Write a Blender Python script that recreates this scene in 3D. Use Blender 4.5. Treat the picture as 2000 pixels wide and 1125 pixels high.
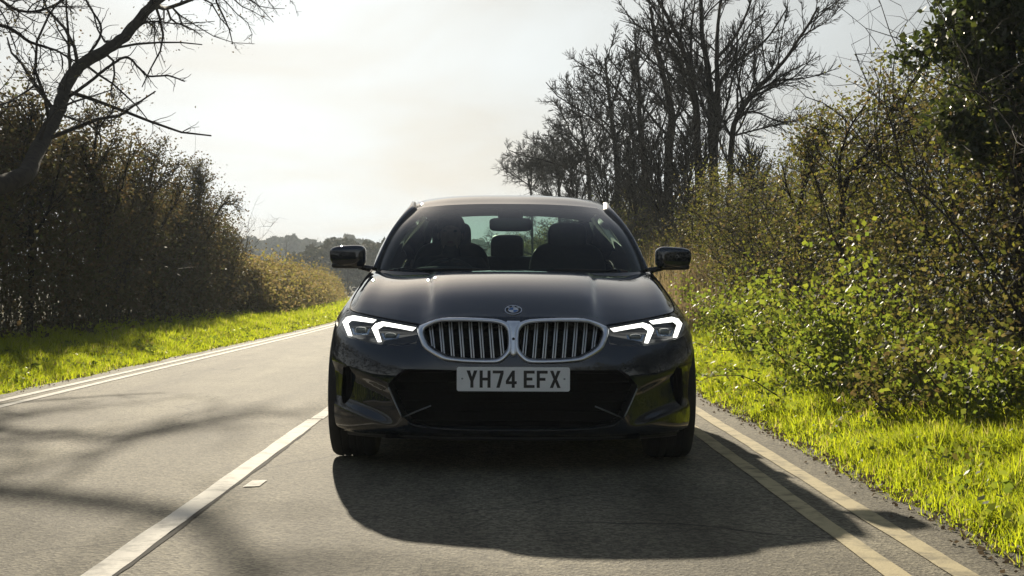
import bpy, bmesh, math, random
import numpy as np
from mathutils import Vector, Matrix
from mathutils.bvhtree import BVHTree
from mathutils.geometry import tessellate_polygon

for _o in list(bpy.data.objects):
    bpy.data.objects.remove(_o, do_unlink=True)
S = bpy.context.scene
COL = S.collection
R = math.radians

# ------------------------------------------------------------------ camera
CAM_H = 0.86
FPX = 3050.0                      # focal length in pixels of a 2000 px wide frame
cam_d = bpy.data.cameras.new('camera')
cam_d.sensor_width = 36.0
cam_d.lens = 36.0 * FPX / 2000.0
cam_d.clip_start = 0.05
cam_d.clip_end = 5000.0
cam = bpy.data.objects.new('camera', cam_d)
COL.objects.link(cam)
cam.location = (0, 0, CAM_H)
cam.rotation_euler = (R(90.0), R(0.0), -math.atan(28.0 / FPX))
S.camera = cam

# ------------------------------------------------------------------ sky, sun, exposure
SUN_DIR = Vector((-.62, 4.36, 1.42)).normalized()
SUN_EL = math.asin(SUN_DIR.z)
SUN_AZ = math.atan2(SUN_DIR.x, SUN_DIR.y)       # clockwise from +Y
world = bpy.data.worlds.new('World')
S.world = world
world.use_nodes = True
wn = world.node_tree.nodes
wl = world.node_tree.links
for n in list(wn):
    wn.remove(n)
w_out = wn.new('ShaderNodeOutputWorld')
w_bg = wn.new('ShaderNodeBackground')
w_bg.inputs['Strength'].default_value = 0.05
sky = wn.new('ShaderNodeTexSky')
sky.sky_type = 'NISHITA'
sky.sun_disc = False
sky.sun_elevation = SUN_EL
sky.sun_rotation = SUN_AZ
sky.altitude = 50.0
sky.air_density = 1.0
sky.dust_density = 1.6
sky.ozone_density = 1.0
# a thin broken sheet of cloud over the whole sky
tc = wn.new('ShaderNodeTexCoord')
sep = wn.new('ShaderNodeSeparateXYZ')
wl.new(tc.outputs['Generated'], sep.inputs[0])
den = wn.new('ShaderNodeMath'); den.operation = 'MAXIMUM'
wl.new(sep.outputs['Z'], den.inputs[0]); den.inputs[1].default_value = 0.0
den2 = wn.new('ShaderNodeMath'); den2.operation = 'ADD'
wl.new(den.outputs[0], den2.inputs[0]); den2.inputs[1].default_value = 0.22
dx = wn.new('ShaderNodeMath'); dx.operation = 'DIVIDE'
wl.new(sep.outputs['X'], dx.inputs[0]); wl.new(den2.outputs[0], dx.inputs[1])
dy = wn.new('ShaderNodeMath'); dy.operation = 'DIVIDE'
wl.new(sep.outputs['Y'], dy.inputs[0]); wl.new(den2.outputs[0], dy.inputs[1])
cmb = wn.new('ShaderNodeCombineXYZ')
wl.new(dx.outputs[0], cmb.inputs[0]); wl.new(dy.outputs[0], cmb.inputs[1])
cn = wn.new('ShaderNodeTexNoise')
cn.inputs['Scale'].default_value = 1.7
cn.inputs['Detail'].default_value = 7.0
cn.inputs['Roughness'].default_value = 0.55
cn.inputs['Distortion'].default_value = 0.6
wl.new(cmb.outputs[0], cn.inputs['Vector'])
cr_ = wn.new('ShaderNodeMapRange')
wl.new(cn.outputs['Fac'], cr_.inputs['Value'])
cr_.inputs['From Min'].default_value = 0.32
cr_.inputs['From Max'].default_value = 0.70
cr_.inputs['To Min'].default_value = 0.0
cr_.inputs['To Max'].default_value = 1.0
bw = wn.new('ShaderNodeRGBToBW')
wl.new(sky.outputs['Color'], bw.inputs[0])
mulc = wn.new('ShaderNodeMapRange')          # cloud brightness
wl.new(cr_.outputs[0], mulc.inputs['Value'])
mulc.inputs['To Min'].default_value = 0.76
mulc.inputs['To Max'].default_value = 1.16
cb = wn.new('ShaderNodeMath'); cb.operation = 'MULTIPLY'
pw = wn.new('ShaderNodeMath'); pw.operation = 'POWER'; pw.inputs[1].default_value = 0.36   # the sheet spreads the sun's glow
wl.new(bw.outputs[0], pw.inputs[0])
pk = wn.new('ShaderNodeMath'); pk.operation = 'MULTIPLY'; pk.inputs[1].default_value = 2.8
wl.new(pw.outputs[0], pk.inputs[0])
wl.new(pk.outputs[0], cb.inputs[0]); wl.new(mulc.outputs[0], cb.inputs[1])
ctint = wn.new('ShaderNodeMixRGB'); ctint.blend_type = 'MULTIPLY'; ctint.inputs['Fac'].default_value = 1.0
wl.new(cb.outputs[0], ctint.inputs['Color1']); ctint.inputs['Color2'].default_value = (0.945, 1.0, 1.01, 1)
mixf = wn.new('ShaderNodeMapRange')
wl.new(cr_.outputs[0], mixf.inputs['Value'])
mixf.inputs['To Min'].default_value = 0.93
mixf.inputs['To Max'].default_value = 1.0
cmix = wn.new('ShaderNodeMixRGB')
thin = wn.new('ShaderNodeMapRange')          # the broken sheet closes up towards the horizon and opens overhead
wl.new(sep.outputs['Z'], thin.inputs['Value'])
thin.inputs['From Min'].default_value = 0.20; thin.inputs['From Max'].default_value = 0.55
thin.inputs['To Min'].default_value = 1.0; thin.inputs['To Max'].default_value = 0.22
mth = wn.new('ShaderNodeMath'); mth.operation = 'MULTIPLY'
wl.new(mixf.outputs[0], mth.inputs[0]); wl.new(thin.outputs[0], mth.inputs[1])
wl.new(mth.outputs[0], cmix.inputs['Fac'])
wl.new(sky.outputs['Color'], cmix.inputs['Color1'])
wl.new(ctint.outputs[0], cmix.inputs['Color2'])
wl.new(cmix.outputs[0], w_bg.inputs['Color'])
wl.new(w_bg.outputs[0], w_out.inputs['Surface'])

sun_d = bpy.data.lights.new('sun', 'SUN')
sun_d.energy = 5.0
sun_d.angle = R(0.55)
sun_d.color = (1.0, 0.89, 0.70)
sun = bpy.data.objects.new('sun', sun_d)
COL.objects.link(sun)
sun.location = (-20, 60, 30)
sun.rotation_mode = 'QUATERNION'
sun.rotation_quaternion = (-SUN_DIR).to_track_quat('-Z', 'Y')

S.view_settings.view_transform = 'Standard'
S.view_settings.look = 'None'
S.view_settings.gamma = 1.0
S.view_settings.use_curve_mapping = False
S.view_settings.exposure = 0.88
HAZE = 0.0009
S.render.engine = 'CYCLES'
S.cycles.max_bounces = 8
S.cycles.transparent_max_bounces = 16
S.cycles.volume_bounces = 0
S.cycles.use_denoising = True

# ------------------------------------------------------------------ helpers
def newmat(name):
    m = bpy.data.materials.new(name)
    m.use_nodes = True
    nt = m.node_tree
    for n in list(nt.nodes):
        nt.nodes.remove(n)
    out = nt.nodes.new('ShaderNodeOutputMaterial')
    return m, nt, out

def rgba(c):
    return (c[0], c[1], c[2], 1.0)

def pmat(name, c1, c2=None, scale=20.0, rough=0.5, metallic=0.0, coat=0.0, coat_rough=0.03, spec=0.5,
         bump=0.0, bump_scale=None, detail=4.0, emit=None, emit_str=0.0, rough2=None):
    m, nt, out = newmat(name)
    N, L = nt.nodes, nt.links
    b = N.new('ShaderNodeBsdfPrincipled')
    c2 = c2 or tuple(v * 0.82 for v in c1)
    t = N.new('ShaderNodeTexCoord')
    nz = N.new('ShaderNodeTexNoise')
    nz.inputs['Scale'].default_value = scale
    nz.inputs['Detail'].default_value = detail
    L.new(t.outputs['Object'], nz.inputs['Vector'])
    rp = N.new('ShaderNodeValToRGB')
    rp.color_ramp.elements[0].position = 0.35
    rp.color_ramp.elements[1].position = 0.65
    rp.color_ramp.elements[0].color = rgba(c1)
    rp.color_ramp.elements[1].color = rgba(c2)
    L.new(nz.outputs['Fac'], rp.inputs['Fac'])
    L.new(rp.outputs['Color'], b.inputs['Base Color'])
    b.inputs['Roughness'].default_value = rough
    if rough2 is not None:
        mr = N.new('ShaderNodeMapRange')
        mr.inputs['To Min'].default_value = rough
        mr.inputs['To Max'].default_value = rough2
        L.new(nz.outputs['Fac'], mr.inputs['Value'])
        L.new(mr.outputs[0], b.inputs['Roughness'])
    b.inputs['Metallic'].default_value = metallic
    b.inputs['Specular IOR Level'].default_value = spec
    b.inputs['Coat Weight'].default_value = coat
    b.inputs['Coat Roughness'].default_value = coat_rough
    if emit:
        b.inputs['Emission Color'].default_value = rgba(emit)
        b.inputs['Emission Strength'].default_value = emit_str
    if bump > 0:
        n2 = N.new('ShaderNodeTexNoise')
        n2.inputs['Scale'].default_value = bump_scale or scale * 4
        n2.inputs['Detail'].default_value = 5
        L.new(t.outputs['Object'], n2.inputs['Vector'])
        bp = N.new('ShaderNodeBump')
        bp.inputs['Strength'].default_value = bump
        bp.inputs['Distance'].default_value = 0.01
        L.new(n2.outputs['Fac'], bp.inputs['Height'])
        L.new(bp.outputs[0], b.inputs['Normal'])
    L.new(b.outputs[0], out.inputs['Surface'])
    return m

def glassmat(name, tint, ior=1.5, rough=0.0, boost=1.0):
    """thin pane: tinted see-through plus a mirror by Fresnel"""
    m, nt, out = newmat(name)
    N, L = nt.nodes, nt.links
    tr = N.new('ShaderNodeBsdfTransparent')
    t = N.new('ShaderNodeTexCoord')
    nz = N.new('ShaderNodeTexNoise'); nz.inputs['Scale'].default_value = 3.0
    L.new(t.outputs['Object'], nz.inputs['Vector'])
    rp = N.new('ShaderNodeValToRGB')
    rp.color_ramp.elements[0].color = rgba(tint)
    rp.color_ramp.elements[1].color = rgba(tuple(v * 0.96 for v in tint))
    L.new(nz.outputs['Fac'], rp.inputs['Fac'])
    L.new(rp.outputs['Color'], tr.inputs['Color'])
    gl = N.new('ShaderNodeBsdfGlossy')
    gl.inputs['Roughness'].default_value = rough
    gl.inputs['Color'].default_value = (1, 1, 1, 1)
    g = N.new('ShaderNodeNewGeometry')
    lw = N.new('ShaderNodeLayerWeight')
    lw.inputs['Blend'].default_value = 0.5
    # Schlick from the facing weight, the same from both sides
    p5 = N.new('ShaderNodeMath'); p5.operation = 'POWER'; p5.inputs[1].default_value = 5.0
    L.new(lw.outputs['Facing'], p5.inputs[0])
    f0 = ((ior - 1) / (ior + 1)) ** 2 * 2 * boost
    mr = N.new('ShaderNodeMapRange')
    mr.inputs['To Min'].default_value = f0
    mr.inputs['To Max'].default_value = 1.0
    L.new(p5.outputs[0], mr.inputs['Value'])
    mx = N.new('ShaderNodeMixShader')
    L.new(mr.outputs[0], mx.inputs['Fac'])
    L.new(tr.outputs[0], mx.inputs[1]); L.new(gl.outputs[0], mx.inputs[2])
    L.new(mx.outputs[0], out.inputs['Surface'])
    return m

def leafmat(name, cols, trans_cols=None, trans=0.45, rough=0.45, spec=0.4):
    """leaf or blade: colour by island, lit through from behind"""
    m, nt, out = newmat(name)
    N, L = nt.nodes, nt.links
    g = N.new('ShaderNodeNewGeometry')
    def ramp(cs):
        rp = N.new('ShaderNodeValToRGB')
        rp.color_ramp.interpolation = 'LINEAR'
        els = rp.color_ramp.elements
        while len(els) < len(cs):
            els.new(0.5)
        for i, c in enumerate(cs):
            els[i].position = i / max(1, len(cs) - 1)
            els[i].color = rgba(c)
        L.new(g.outputs['Random Per Island'], rp.inputs['Fac'])
        return rp
    r1 = ramp(cols)
    r2 = ramp(trans_cols or [tuple(v * 1.3 for v in c) for c in cols])
    b = N.new('ShaderNodeBsdfPrincipled')
    L.new(r1.outputs['Color'], b.inputs['Base Color'])
    b.inputs['Roughness'].default_value = rough
    b.inputs['Specular IOR Level'].default_value = spec
    t = N.new('ShaderNodeBsdfTranslucent')
    L.new(r2.outputs['Color'], t.inputs['Color'])
    mx = N.new('ShaderNodeMixShader'); mx.inputs['Fac'].default_value = trans
    L.new(b.outputs[0], mx.inputs[1]); L.new(t.outputs[0], mx.inputs[2])
    L.new(mx.outputs[0], out.inputs['Surface'])
    return m

def link(o, parent=None):
    COL.objects.link(o)
    if parent is not None:
        o.parent = parent
    return o

def tag(o, label=None, cat=None, group=None, kind=None):
    if label: o['label'] = label
    if cat: o['category'] = cat
    if group: o['group'] = group
    if kind: o['kind'] = kind
    return o

def empty(name, loc=(0, 0, 0), rz=0.0):
    o = bpy.data.objects.new(name, None)
    o.empty_display_size = 0.2
    o.location = loc
    o.rotation_euler = (0, 0, rz)
    return link(o)

def mesh(name, V, F, mat, parent=None, smooth=True, flat_angle=None):
    me = bpy.data.meshes.new(name)
    V = [tuple(map(float, v)) for v in V]
    me.from_pydata(V, [], [tuple(int(i) for i in f) for f in F])
    me.materials.append(mat)
    if smooth:
        me.polygons.foreach_set('use_smooth', [True] * len(me.polygons))
    me.update()
    if flat_angle:
        me.set_sharp_from_angle(angle=R(flat_angle))
    return link(bpy.data.objects.new(name, me), parent)

def npmesh(name, V, F, mat, parent=None, smooth=False, mats=None, midx=None):
    """V (n,3), F (m,k) numpy"""
    V = np.asarray(V, dtype=np.float32); F = np.asarray(F, dtype=np.int32)
    me = bpy.data.meshes.new(name)
    k = F.shape[1]
    me.vertices.add(len(V)); me.vertices.foreach_set('co', V.ravel())
    me.loops.add(F.size); me.loops.foreach_set('vertex_index', F.ravel())
    me.polygons.add(len(F))
    me.polygons.foreach_set('loop_start', np.arange(0, F.size, k, dtype=np.int32))
    if smooth:
        me.polygons.foreach_set('use_smooth', np.ones(len(F), dtype=bool))
    for mm in (mats or [mat]):
        me.materials.append(mm)
    if midx is not None:
        me.polygons.foreach_set('material_index', np.asarray(midx, dtype=np.int32))
    me.update(calc_edges=True)
    return link(bpy.data.objects.new(name, me), parent)

def bm_obj(name, bm, mat, parent=None, smooth=True, flat_angle=None):
    me = bpy.data.meshes.new(name)
    bm.to_mesh(me); bm.free()
    me.materials.append(mat)
    if smooth:
        me.polygons.foreach_set('use_smooth', [True] * len(me.polygons))
    me.update()
    if flat_angle:
        me.set_sharp_from_angle(angle=R(flat_angle))
    return link(bpy.data.objects.new(name, me), parent)

def crv(P, n, mir0=False, mir1=False, axis=0):
    """Catmull-Rom through the points of P along `axis`, n steps a span; mirK: reflect x beyond that end"""
    P = np.moveaxis(np.asarray(P, dtype=float), axis, 0)
    def ph(a, b, mir):
        if mir:
            q = b.copy(); q[..., 0] *= -1; return q
        return 2 * a - b
    A = np.concatenate([ph(P[0], P[1], mir0)[None], P, ph(P[-1], P[-2], mir1)[None]])
    out = []
    for i in range(len(P) - 1):
        p0, p1, p2, p3 = A[i], A[i + 1], A[i + 2], A[i + 3]
        for j in range(n):
            t = j / n
            out.append(0.5 * (2 * p1 + (p2 - p0) * t + (2 * p0 - 5 * p1 + 4 * p2 - p3) * t * t + (3 * p1 - p0 - 3 * p2 + p3) * t ** 3))
    out.append(P[-1])
    return np.moveaxis(np.array(out), 0, axis)

def gridfaces(r, c, flip=False):
    i = np.arange(r - 1)[:, None] * c + np.arange(c - 1)[None, :]
    i = i.ravel()
    F = np.stack([i, i + 1, i + c + 1, i + c], 1)
    return F[:, ::-1] if flip else F

def mirror_grid_mesh(name, G, mat, parent, flip=False):
    """grid (r,c,3) whose first column lies on x=0, and its mirror image, as one mesh"""
    r, c = G.shape[:2]
    L = G[:, ::-1].copy(); L[..., 0] *= -1
    full = np.concatenate([L[:, :-1], G], 1)
    return npmesh(name, full.reshape(-1, 3), gridfaces(r, 2 * c - 1, flip), mat, parent, smooth=True)

def tubes(polys, sides):
    """polys: list of (pts (n,3), radii (n,)); returns V, F of tapered tubes"""
    Vs, Fs, base = [], [], 0
    by = {}
    for p, r in polys:
        by.setdefault(len(p), []).append((p, r))
    for n, lst in by.items():
        P = np.array([a for a, _ in lst], dtype=np.float64)       # m,n,3
        Rr = np.array([b for _, b in lst], dtype=np.float64)
        T = np.empty_like(P)
        T[:, 1:-1] = P[:, 2:] - P[:, :-2]
        T[:, 0] = P[:, 1] - P[:, 0]; T[:, -1] = P[:, -1] - P[:, -2]
        T /= np.linalg.norm(T, axis=2, keepdims=True) + 1e-9
        ref = np.where(np.abs(T[:, :1, 2:3]) > 0.8, np.array([[[1.0, 0, 0]]]), np.array([[[0, 0, 1.0]]]))
        ref = np.broadcast_to(ref, T.shape)
        A = np.cross(T, ref); A /= np.linalg.norm(A, axis=2, keepdims=True) + 1e-9
        B = np.cross(T, A)
        an = np.arange(sides) * 2 * np.pi / sides
        V = (P[:, :, None] + Rr[:, :, None, None] * (A[:, :, None] * np.cos(an)[None, None, :, None] + B[:, :, None] * np.sin(an)[None, None, :, None]))
        m = len(lst)
        idx = np.arange(m * n * sides).reshape(m, n, sides) + base
        a = idx[:, :-1]; b = idx[:, 1:]
        F = np.stack([a, np.roll(a, -1, 2), np.roll(b, -1, 2), b], -1).reshape(-1, 4)
        Vs.append(V.reshape(-1, 3)); Fs.append(F); base += m * n * sides
    return np.concatenate(Vs), np.concatenate(Fs)

def tube_obj(name, pts, r, mat, parent, sides=8, n=6, smooth=True):
    P = crv(np.array(pts, float), n) if n > 1 else np.array(pts, float)
    rr = np.interp(np.linspace(0, 1, len(P)), np.linspace(0, 1, len(np.atleast_1d(r))), np.atleast_1d(r)) if np.size(r) > 1 else np.full(len(P), float(np.atleast_1d(r)[0]))
    V, F = tubes([(P, rr)], sides)
    me = npmesh(name, V, F, mat, parent, smooth=smooth)
    bm = bmesh.new(); bm.from_mesh(me.data)
    bmesh.ops.holes_fill(bm, edges=[e for e in bm.edges if e.is_boundary], sides=0)
    bm.to_mesh(me.data); bm.free()
    return me

def superq(name, c, h, mat, parent=None, e=0.35, e2=None, nu=28, nv=18, rot=None, shape=None):
    """rounded solid: superellipsoid with half sizes h"""
    e2 = e2 or e
    def sp(v, p): return np.sign(v) * np.abs(v) ** p
    u = np.linspace(-np.pi, np.pi, nu, endpoint=False)
    v = np.linspace(-np.pi / 2, np.pi / 2, nv)
    U, Vv = np.meshgrid(u, v)
    X = sp(np.cos(Vv), e) * sp(np.cos(U), e2)
    Y = sp(np.cos(Vv), e) * sp(np.sin(U), e2)
    Z = sp(np.sin(Vv), e)
    P = np.stack([X, Y, Z], -1)
    if shape is not None:
        P = shape(P)
    P = P * np.array(h)
    P = P.reshape(-1, 3)
    if rot is not None:
        M = np.array(rot.to_matrix() if hasattr(rot, 'to_matrix') else rot)
        P = P @ M.T
    P = P + np.array(c)
    F = []
    for i in range(nv - 1):
        for j in range(nu):
            F.append((i * nu + j, i * nu + (j + 1) % nu, (i + 1) * nu + (j + 1) % nu, (i + 1) * nu + j))
    o = npmesh(name, P, np.array(F), mat, parent, smooth=True)
    bm = bmesh.new(); bm.from_mesh(o.data)
    bmesh.ops.remove_doubles(bm, verts=bm.verts, dist=1e-5)
    bm.to_mesh(o.data); bm.free()
    return o

def box_bm(bm, c, h, rot=None):
    M = Matrix.Translation(c) @ (rot.to_4x4() if rot is not None else Matrix.Identity(4)) @ Matrix.Diagonal((2 * h[0], 2 * h[1], 2 * h[2], 1))
    return bmesh.ops.create_cube(bm, size=1.0, matrix=M)

def prism(name, outline, thick, mat, parent, to3d, smooth=False):
    """outline: 2D points; to3d(p, k): 3D point of the front (k=0) or back (k=1) sheet"""
    n = len(outline)
    V = [to3d(p, 0) for p in outline] + [to3d(p, 1) for p in outline]
    tri = tessellate_polygon([[Vector((p[0], p[1], 0)) for p in outline]])
    F = [t for t in tri] + [tuple(reversed([i + n for i in t])) for t in tri]
    for i in range(n):
        j = (i + 1) % n
        F.append((i, j, j + n, i + n))
    o = mesh(name, V, F, mat, parent, smooth=smooth)
    bm = bmesh.new(); bm.from_mesh(o.data)
    bmesh.ops.recalc_face_normals(bm, faces=bm.faces)
    bm.to_mesh(o.data); bm.free()
    return o

def inpoly(x, y, poly):
    x = np.asarray(x, float); y = np.asarray(y, float)
    ins = np.zeros(x.shape, bool)
    n = len(poly)
    for i in range(n):
        x1, y1 = poly[i]; x2, y2 = poly[(i + 1) % n]
        c = ((y1 > y) != (y2 > y))
        with np.errstate(divide='ignore', invalid='ignore'):
            xi = (x2 - x1) * (y - y1) / ((y2 - y1) if y2 != y1 else 1e-12) + x1
        ins ^= c & (x < xi)
    return ins

def smooth_poly(pts, n=6):
    P = np.array(pts, float)
    A = np.concatenate([P[-2:], P, P[:3]])
    out = []
    for i in range(2, 2 + len(P)):
        p0, p1, p2, p3 = A[i - 1], A[i], A[i + 1], A[i + 2]
        for j in range(n):
            t = j / n
            out.append(0.5 * (2 * p1 + (p2 - p0) * t + (2 * p0 - 5 * p1 + 4 * p2 - p3) * t * t + (3 * p1 - p0 - 3 * p2 + p3) * t ** 3))
    return np.array(out)
# ================================================================== the setting
rng = np.random.default_rng(7)
def bend(y):
    y = np.asarray(y, float)
    q = np.clip(y - 25, 0, 75)
    return -0.0008 * q * q - 0.12 * np.clip(y - 100, 0, None)

ROAD_L, ROAD_R = -4.02, 1.66
def vnoise(x, y, s=0):
    """cheap smooth noise"""
    return (np.sin(x * 1.7 + s) * np.cos(y * 1.3 - s * 1.7) + .5 * np.sin(x * 3.9 + y * 2.7 + s * 3.1) + .25 * np.sin(x * 8.3 - y * 6.1 + s)) / 1.75

def ground_z(s, y):
    """height of the land at lateral place s (road middle line coordinates) and distance y"""
    s = np.asarray(s, float); y = np.asarray(y, float)
    rgt = np.clip((s - ROAD_R) / 1.1, 0, 1); rgt2 = np.clip((s - 2.6) / 2.5, 0, 1)
    lft = np.clip((ROAD_L - s) / 2.2, 0, 1); lft2 = np.clip((-6.0 - s) / 3, 0, 1)
    z = -.03 + .16 * rgt + .45 * rgt2 + .13 * lft + .25 * lft2
    edge = np.clip(np.maximum(s - ROAD_R, ROAD_L - s) / .4, 0, 1)
    z = z + .035 * vnoise(s * 1.3, y * .9, 2.0) * edge
    far = np.clip((y - 130) / 250, 0, 1)
    return z + 2.0 * far * far

# ---- land
ss = np.unique(np.concatenate([np.linspace(-600, -40, 15), np.linspace(-40, -10, 13), np.linspace(-10, -3.4, 30), np.linspace(-3.4, 1.5, 8), np.linspace(1.5, 6, 28), np.linspace(6, 30, 13), np.linspace(30, 600, 15)]))
yy = np.unique(np.concatenate([np.linspace(-400, -40, 10), np.linspace(-40, 0, 14), np.linspace(0, 50, 110), np.linspace(50, 130, 40), np.linspace(130, 1600, 40)]))
SS, YY = np.meshgrid(ss, yy)
XX = SS + bend(YY)
ZZ = ground_z(SS, YY)
m, nt, out = newmat('soil_and_turf')
N, L = nt.nodes, nt.links
b_ = N.new('ShaderNodeBsdfPrincipled'); b_.inputs['Roughness'].default_value = .95; b_.inputs['Specular IOR Level'].default_value = .1
t_ = N.new('ShaderNodeTexCoord')
n1 = N.new('ShaderNodeTexNoise'); n1.inputs['Scale'].default_value = 2.2; n1.inputs['Detail'].default_value = 8
n2 = N.new('ShaderNodeTexNoise'); n2.inputs['Scale'].default_value = 40; n2.inputs['Detail'].default_value = 4
L.new(t_.outputs['Object'], n1.inputs['Vector']); L.new(t_.outputs['Object'], n2.inputs['Vector'])
rp = N.new('ShaderNodeValToRGB')
for p_, c_ in ((.3, (.035, .026, .016)), (.5, (.05, .05, .018)), (.7, (.07, .085, .02))):
    e = rp.color_ramp.elements[0] if p_ == .3 else (rp.color_ramp.elements[1] if p_ == .5 else rp.color_ramp.elements.new(.7))
    e.position = p_; e.color = rgba(c_)
L.new(n1.outputs['Fac'], rp.inputs['Fac']); L.new(rp.outputs[0], b_.inputs['Base Color'])
bp_ = N.new('ShaderNodeBump'); bp_.inputs['Strength'].default_value = .8; bp_.inputs['Distance'].default_value = .04
L.new(n2.outputs['Fac'], bp_.inputs['Height']); L.new(bp_.outputs[0], b_.inputs['Normal'])
L.new(b_.outputs[0], out.inputs['Surface'])
soil = m
land = npmesh('ground', np.stack([XX, YY, ZZ], -1).reshape(-1, 3), gridfaces(len(yy), len(ss)), soil, smooth=True)
tag(land, 'grassy land under the hedges and fields beyond', 'ground', kind='structure')

# ---- road
def road_mat():
    m, nt, out = newmat('asphalt')
    N, L = nt.nodes, nt.links
    b = N.new('ShaderNodeBsdfPrincipled')
    t = N.new('ShaderNodeTexCoord')
    def noise(scale, detail=4, vec=None, stretch=None):
        n = N.new('ShaderNodeTexNoise'); n.inputs['Scale'].default_value = scale; n.inputs['Detail'].default_value = detail
        if stretch:
            mp = N.new('ShaderNodeMapping'); mp.inputs['Scale'].default_value = stretch
            L.new(t.outputs['Object'], mp.inputs['Vector']); L.new(mp.outputs[0], n.inputs['Vector'])
        else:
            L.new(t.outputs['Object'], n.inputs['Vector'])
        return n
    agg = N.new('ShaderNodeTexVoronoi'); agg.inputs['Scale'].default_value = 75
    L.new(t.outputs['Object'], agg.inputs['Vector'])
    fine = noise(150, 3)
    wear = noise(1.6, 5, stretch=(2.2, .35, 1))
    patch = noise(.8, 6)
    # stones in bitumen
    r1 = N.new('ShaderNodeValToRGB')
    r1.color_ramp.elements[0].position = .25; r1.color_ramp.elements[0].color = (.104, .093, .066, 1)
    r1.color_ramp.elements[1].position = .85; r1.color_ramp.elements[1].color = (.240, .214, .152, 1)
    sepc = N.new('ShaderNodeSeparateColor'); L.new(agg.outputs['Color'], sepc.inputs[0])
    L.new(sepc.outputs[0], r1.inputs['Fac'])
    r2 = N.new('ShaderNodeMapRange'); r2.inputs['From Min'].default_value = .3; r2.inputs['From Max'].default_value = .7; r2.inputs['To Min'].default_value = .66; r2.inputs['To Max'].default_value = 1.22
    L.new(wear.outputs['Fac'], r2.inputs['Value'])
    r3 = N.new('ShaderNodeMapRange'); r3.inputs['From Min'].default_value = .35; r3.inputs['From Max'].default_value = .65; r3.inputs['To Min'].default_value = .84; r3.inputs['To Max'].default_value = 1.1
    L.new(patch.outputs['Fac'], r3.inputs['Value'])
    mu = N.new('ShaderNodeMath'); mu.operation = 'MULTIPLY'; L.new(r2.outputs[0], mu.inputs[0]); L.new(r3.outputs[0], mu.inputs[1])
    mc = N.new('ShaderNodeMixRGB'); mc.blend_type = 'MULTIPLY'; mc.inputs['Fac'].default_value = 1
    L.new(r1.outputs[0], mc.inputs['Color1']); L.new(mu.outputs[0], mc.inputs['Color2'])
    # polished wheel tracks and an oily middle, running with the lanes
    sx = N.new('ShaderNodeSeparateXYZ'); L.new(t.outputs['Object'], sx.inputs[0])
    wob = noise(.25, 2)
    ad = N.new('ShaderNodeMath'); ad.operation = 'MULTIPLY_ADD'; ad.inputs[1].default_value = .5; L.new(wob.outputs['Fac'], ad.inputs[0]); L.new(sx.outputs['X'], ad.inputs[2])
    fr = N.new('ShaderNodeMath'); fr.operation = 'MULTIPLY'; fr.inputs[1].default_value = 2 * math.pi / 1.22; L.new(ad.outputs[0], fr.inputs[0])
    sn = N.new('ShaderNodeMath'); sn.operation = 'SINE'; L.new(fr.outputs[0], sn.inputs[0])
    tr_ = N.new('ShaderNodeMapRange'); tr_.inputs['From Min'].default_value = -1; tr_.inputs['To Min'].default_value = .82; tr_.inputs['To Max'].default_value = 1.12; L.new(sn.outputs[0], tr_.inputs['Value'])
    # cracks
    vw = noise(1.3, 3)
    vm = N.new('ShaderNodeMixRGB'); vm.inputs['Fac'].default_value = .35; L.new(t.outputs['Object'], vm.inputs['Color1']); L.new(vw.outputs['Color'], vm.inputs['Color2'])
    ck = N.new('ShaderNodeTexVoronoi'); ck.feature = 'DISTANCE_TO_EDGE'; ck.inputs['Scale'].default_value = .75; L.new(vm.outputs[0], ck.inputs['Vector'])
    cm = noise(.5, 2)
    ct = N.new('ShaderNodeMapRange'); ct.inputs['From Min'].default_value = .45; ct.inputs['From Max'].default_value = .65; ct.inputs['To Min'].default_value = 0.0; ct.inputs['To Max'].default_value = .007; L.new(cm.outputs['Fac'], ct.inputs['Value'])
    cl_ = N.new('ShaderNodeMath'); cl_.operation = 'LESS_THAN'; L.new(ck.outputs['Distance'], cl_.inputs[0]); L.new(ct.outputs[0], cl_.inputs[1])
    cd = N.new('ShaderNodeMapRange'); cd.inputs['To Min'].default_value = 1.0; cd.inputs['To Max'].default_value = .45; L.new(cl_.outputs[0], cd.inputs['Value'])
    # stains
    sp_ = noise(3.2, 5, stretch=(1.6, .6, 1))
    sr_ = N.new('ShaderNodeMapRange'); sr_.inputs['From Min'].default_value = .58; sr_.inputs['From Max'].default_value = .72; sr_.inputs['To Min'].default_value = 1.0; sr_.inputs['To Max'].default_value = .74; L.new(sp_.outputs['Fac'], sr_.inputs['Value'])
    m1 = N.new('ShaderNodeMath'); m1.operation = 'MULTIPLY'; L.new(tr_.outputs[0], m1.inputs[0]); L.new(cd.outputs[0], m1.inputs[1])
    m2 = N.new('ShaderNodeMath'); m2.operation = 'MULTIPLY'; L.new(m1.outputs[0], m2.inputs[0]); L.new(sr_.outputs[0], m2.inputs[1])
    mc2 = N.new('ShaderNodeMixRGB'); mc2.blend_type = 'MULTIPLY'; mc2.inputs['Fac'].default_value = 1
    L.new(mc.outputs[0], mc2.inputs['Color1']); L.new(m2.outputs[0], mc2.inputs['Color2'])
    L.new(mc2.outputs[0], b.inputs['Base Color'])
    b.inputs['Roughness'].default_value = .88
    b.inputs['Specular IOR Level'].default_value = .14
    add = N.new('ShaderNodeMath'); add.operation = 'ADD'
    L.new(agg.outputs['Distance'], add.inputs[0]); L.new(fine.outputs['Fac'], add.inputs[1])
    bp = N.new('ShaderNodeBump'); bp.inputs['Strength'].default_value = .55; bp.inputs['Distance'].default_value = .006
    L.new(add.outputs[0], bp.inputs['Height']); L.new(bp.outputs[0], b.inputs['Normal'])
    L.new(b.outputs[0], out.inputs['Surface'])
    return m
asphalt = road_mat()
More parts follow.
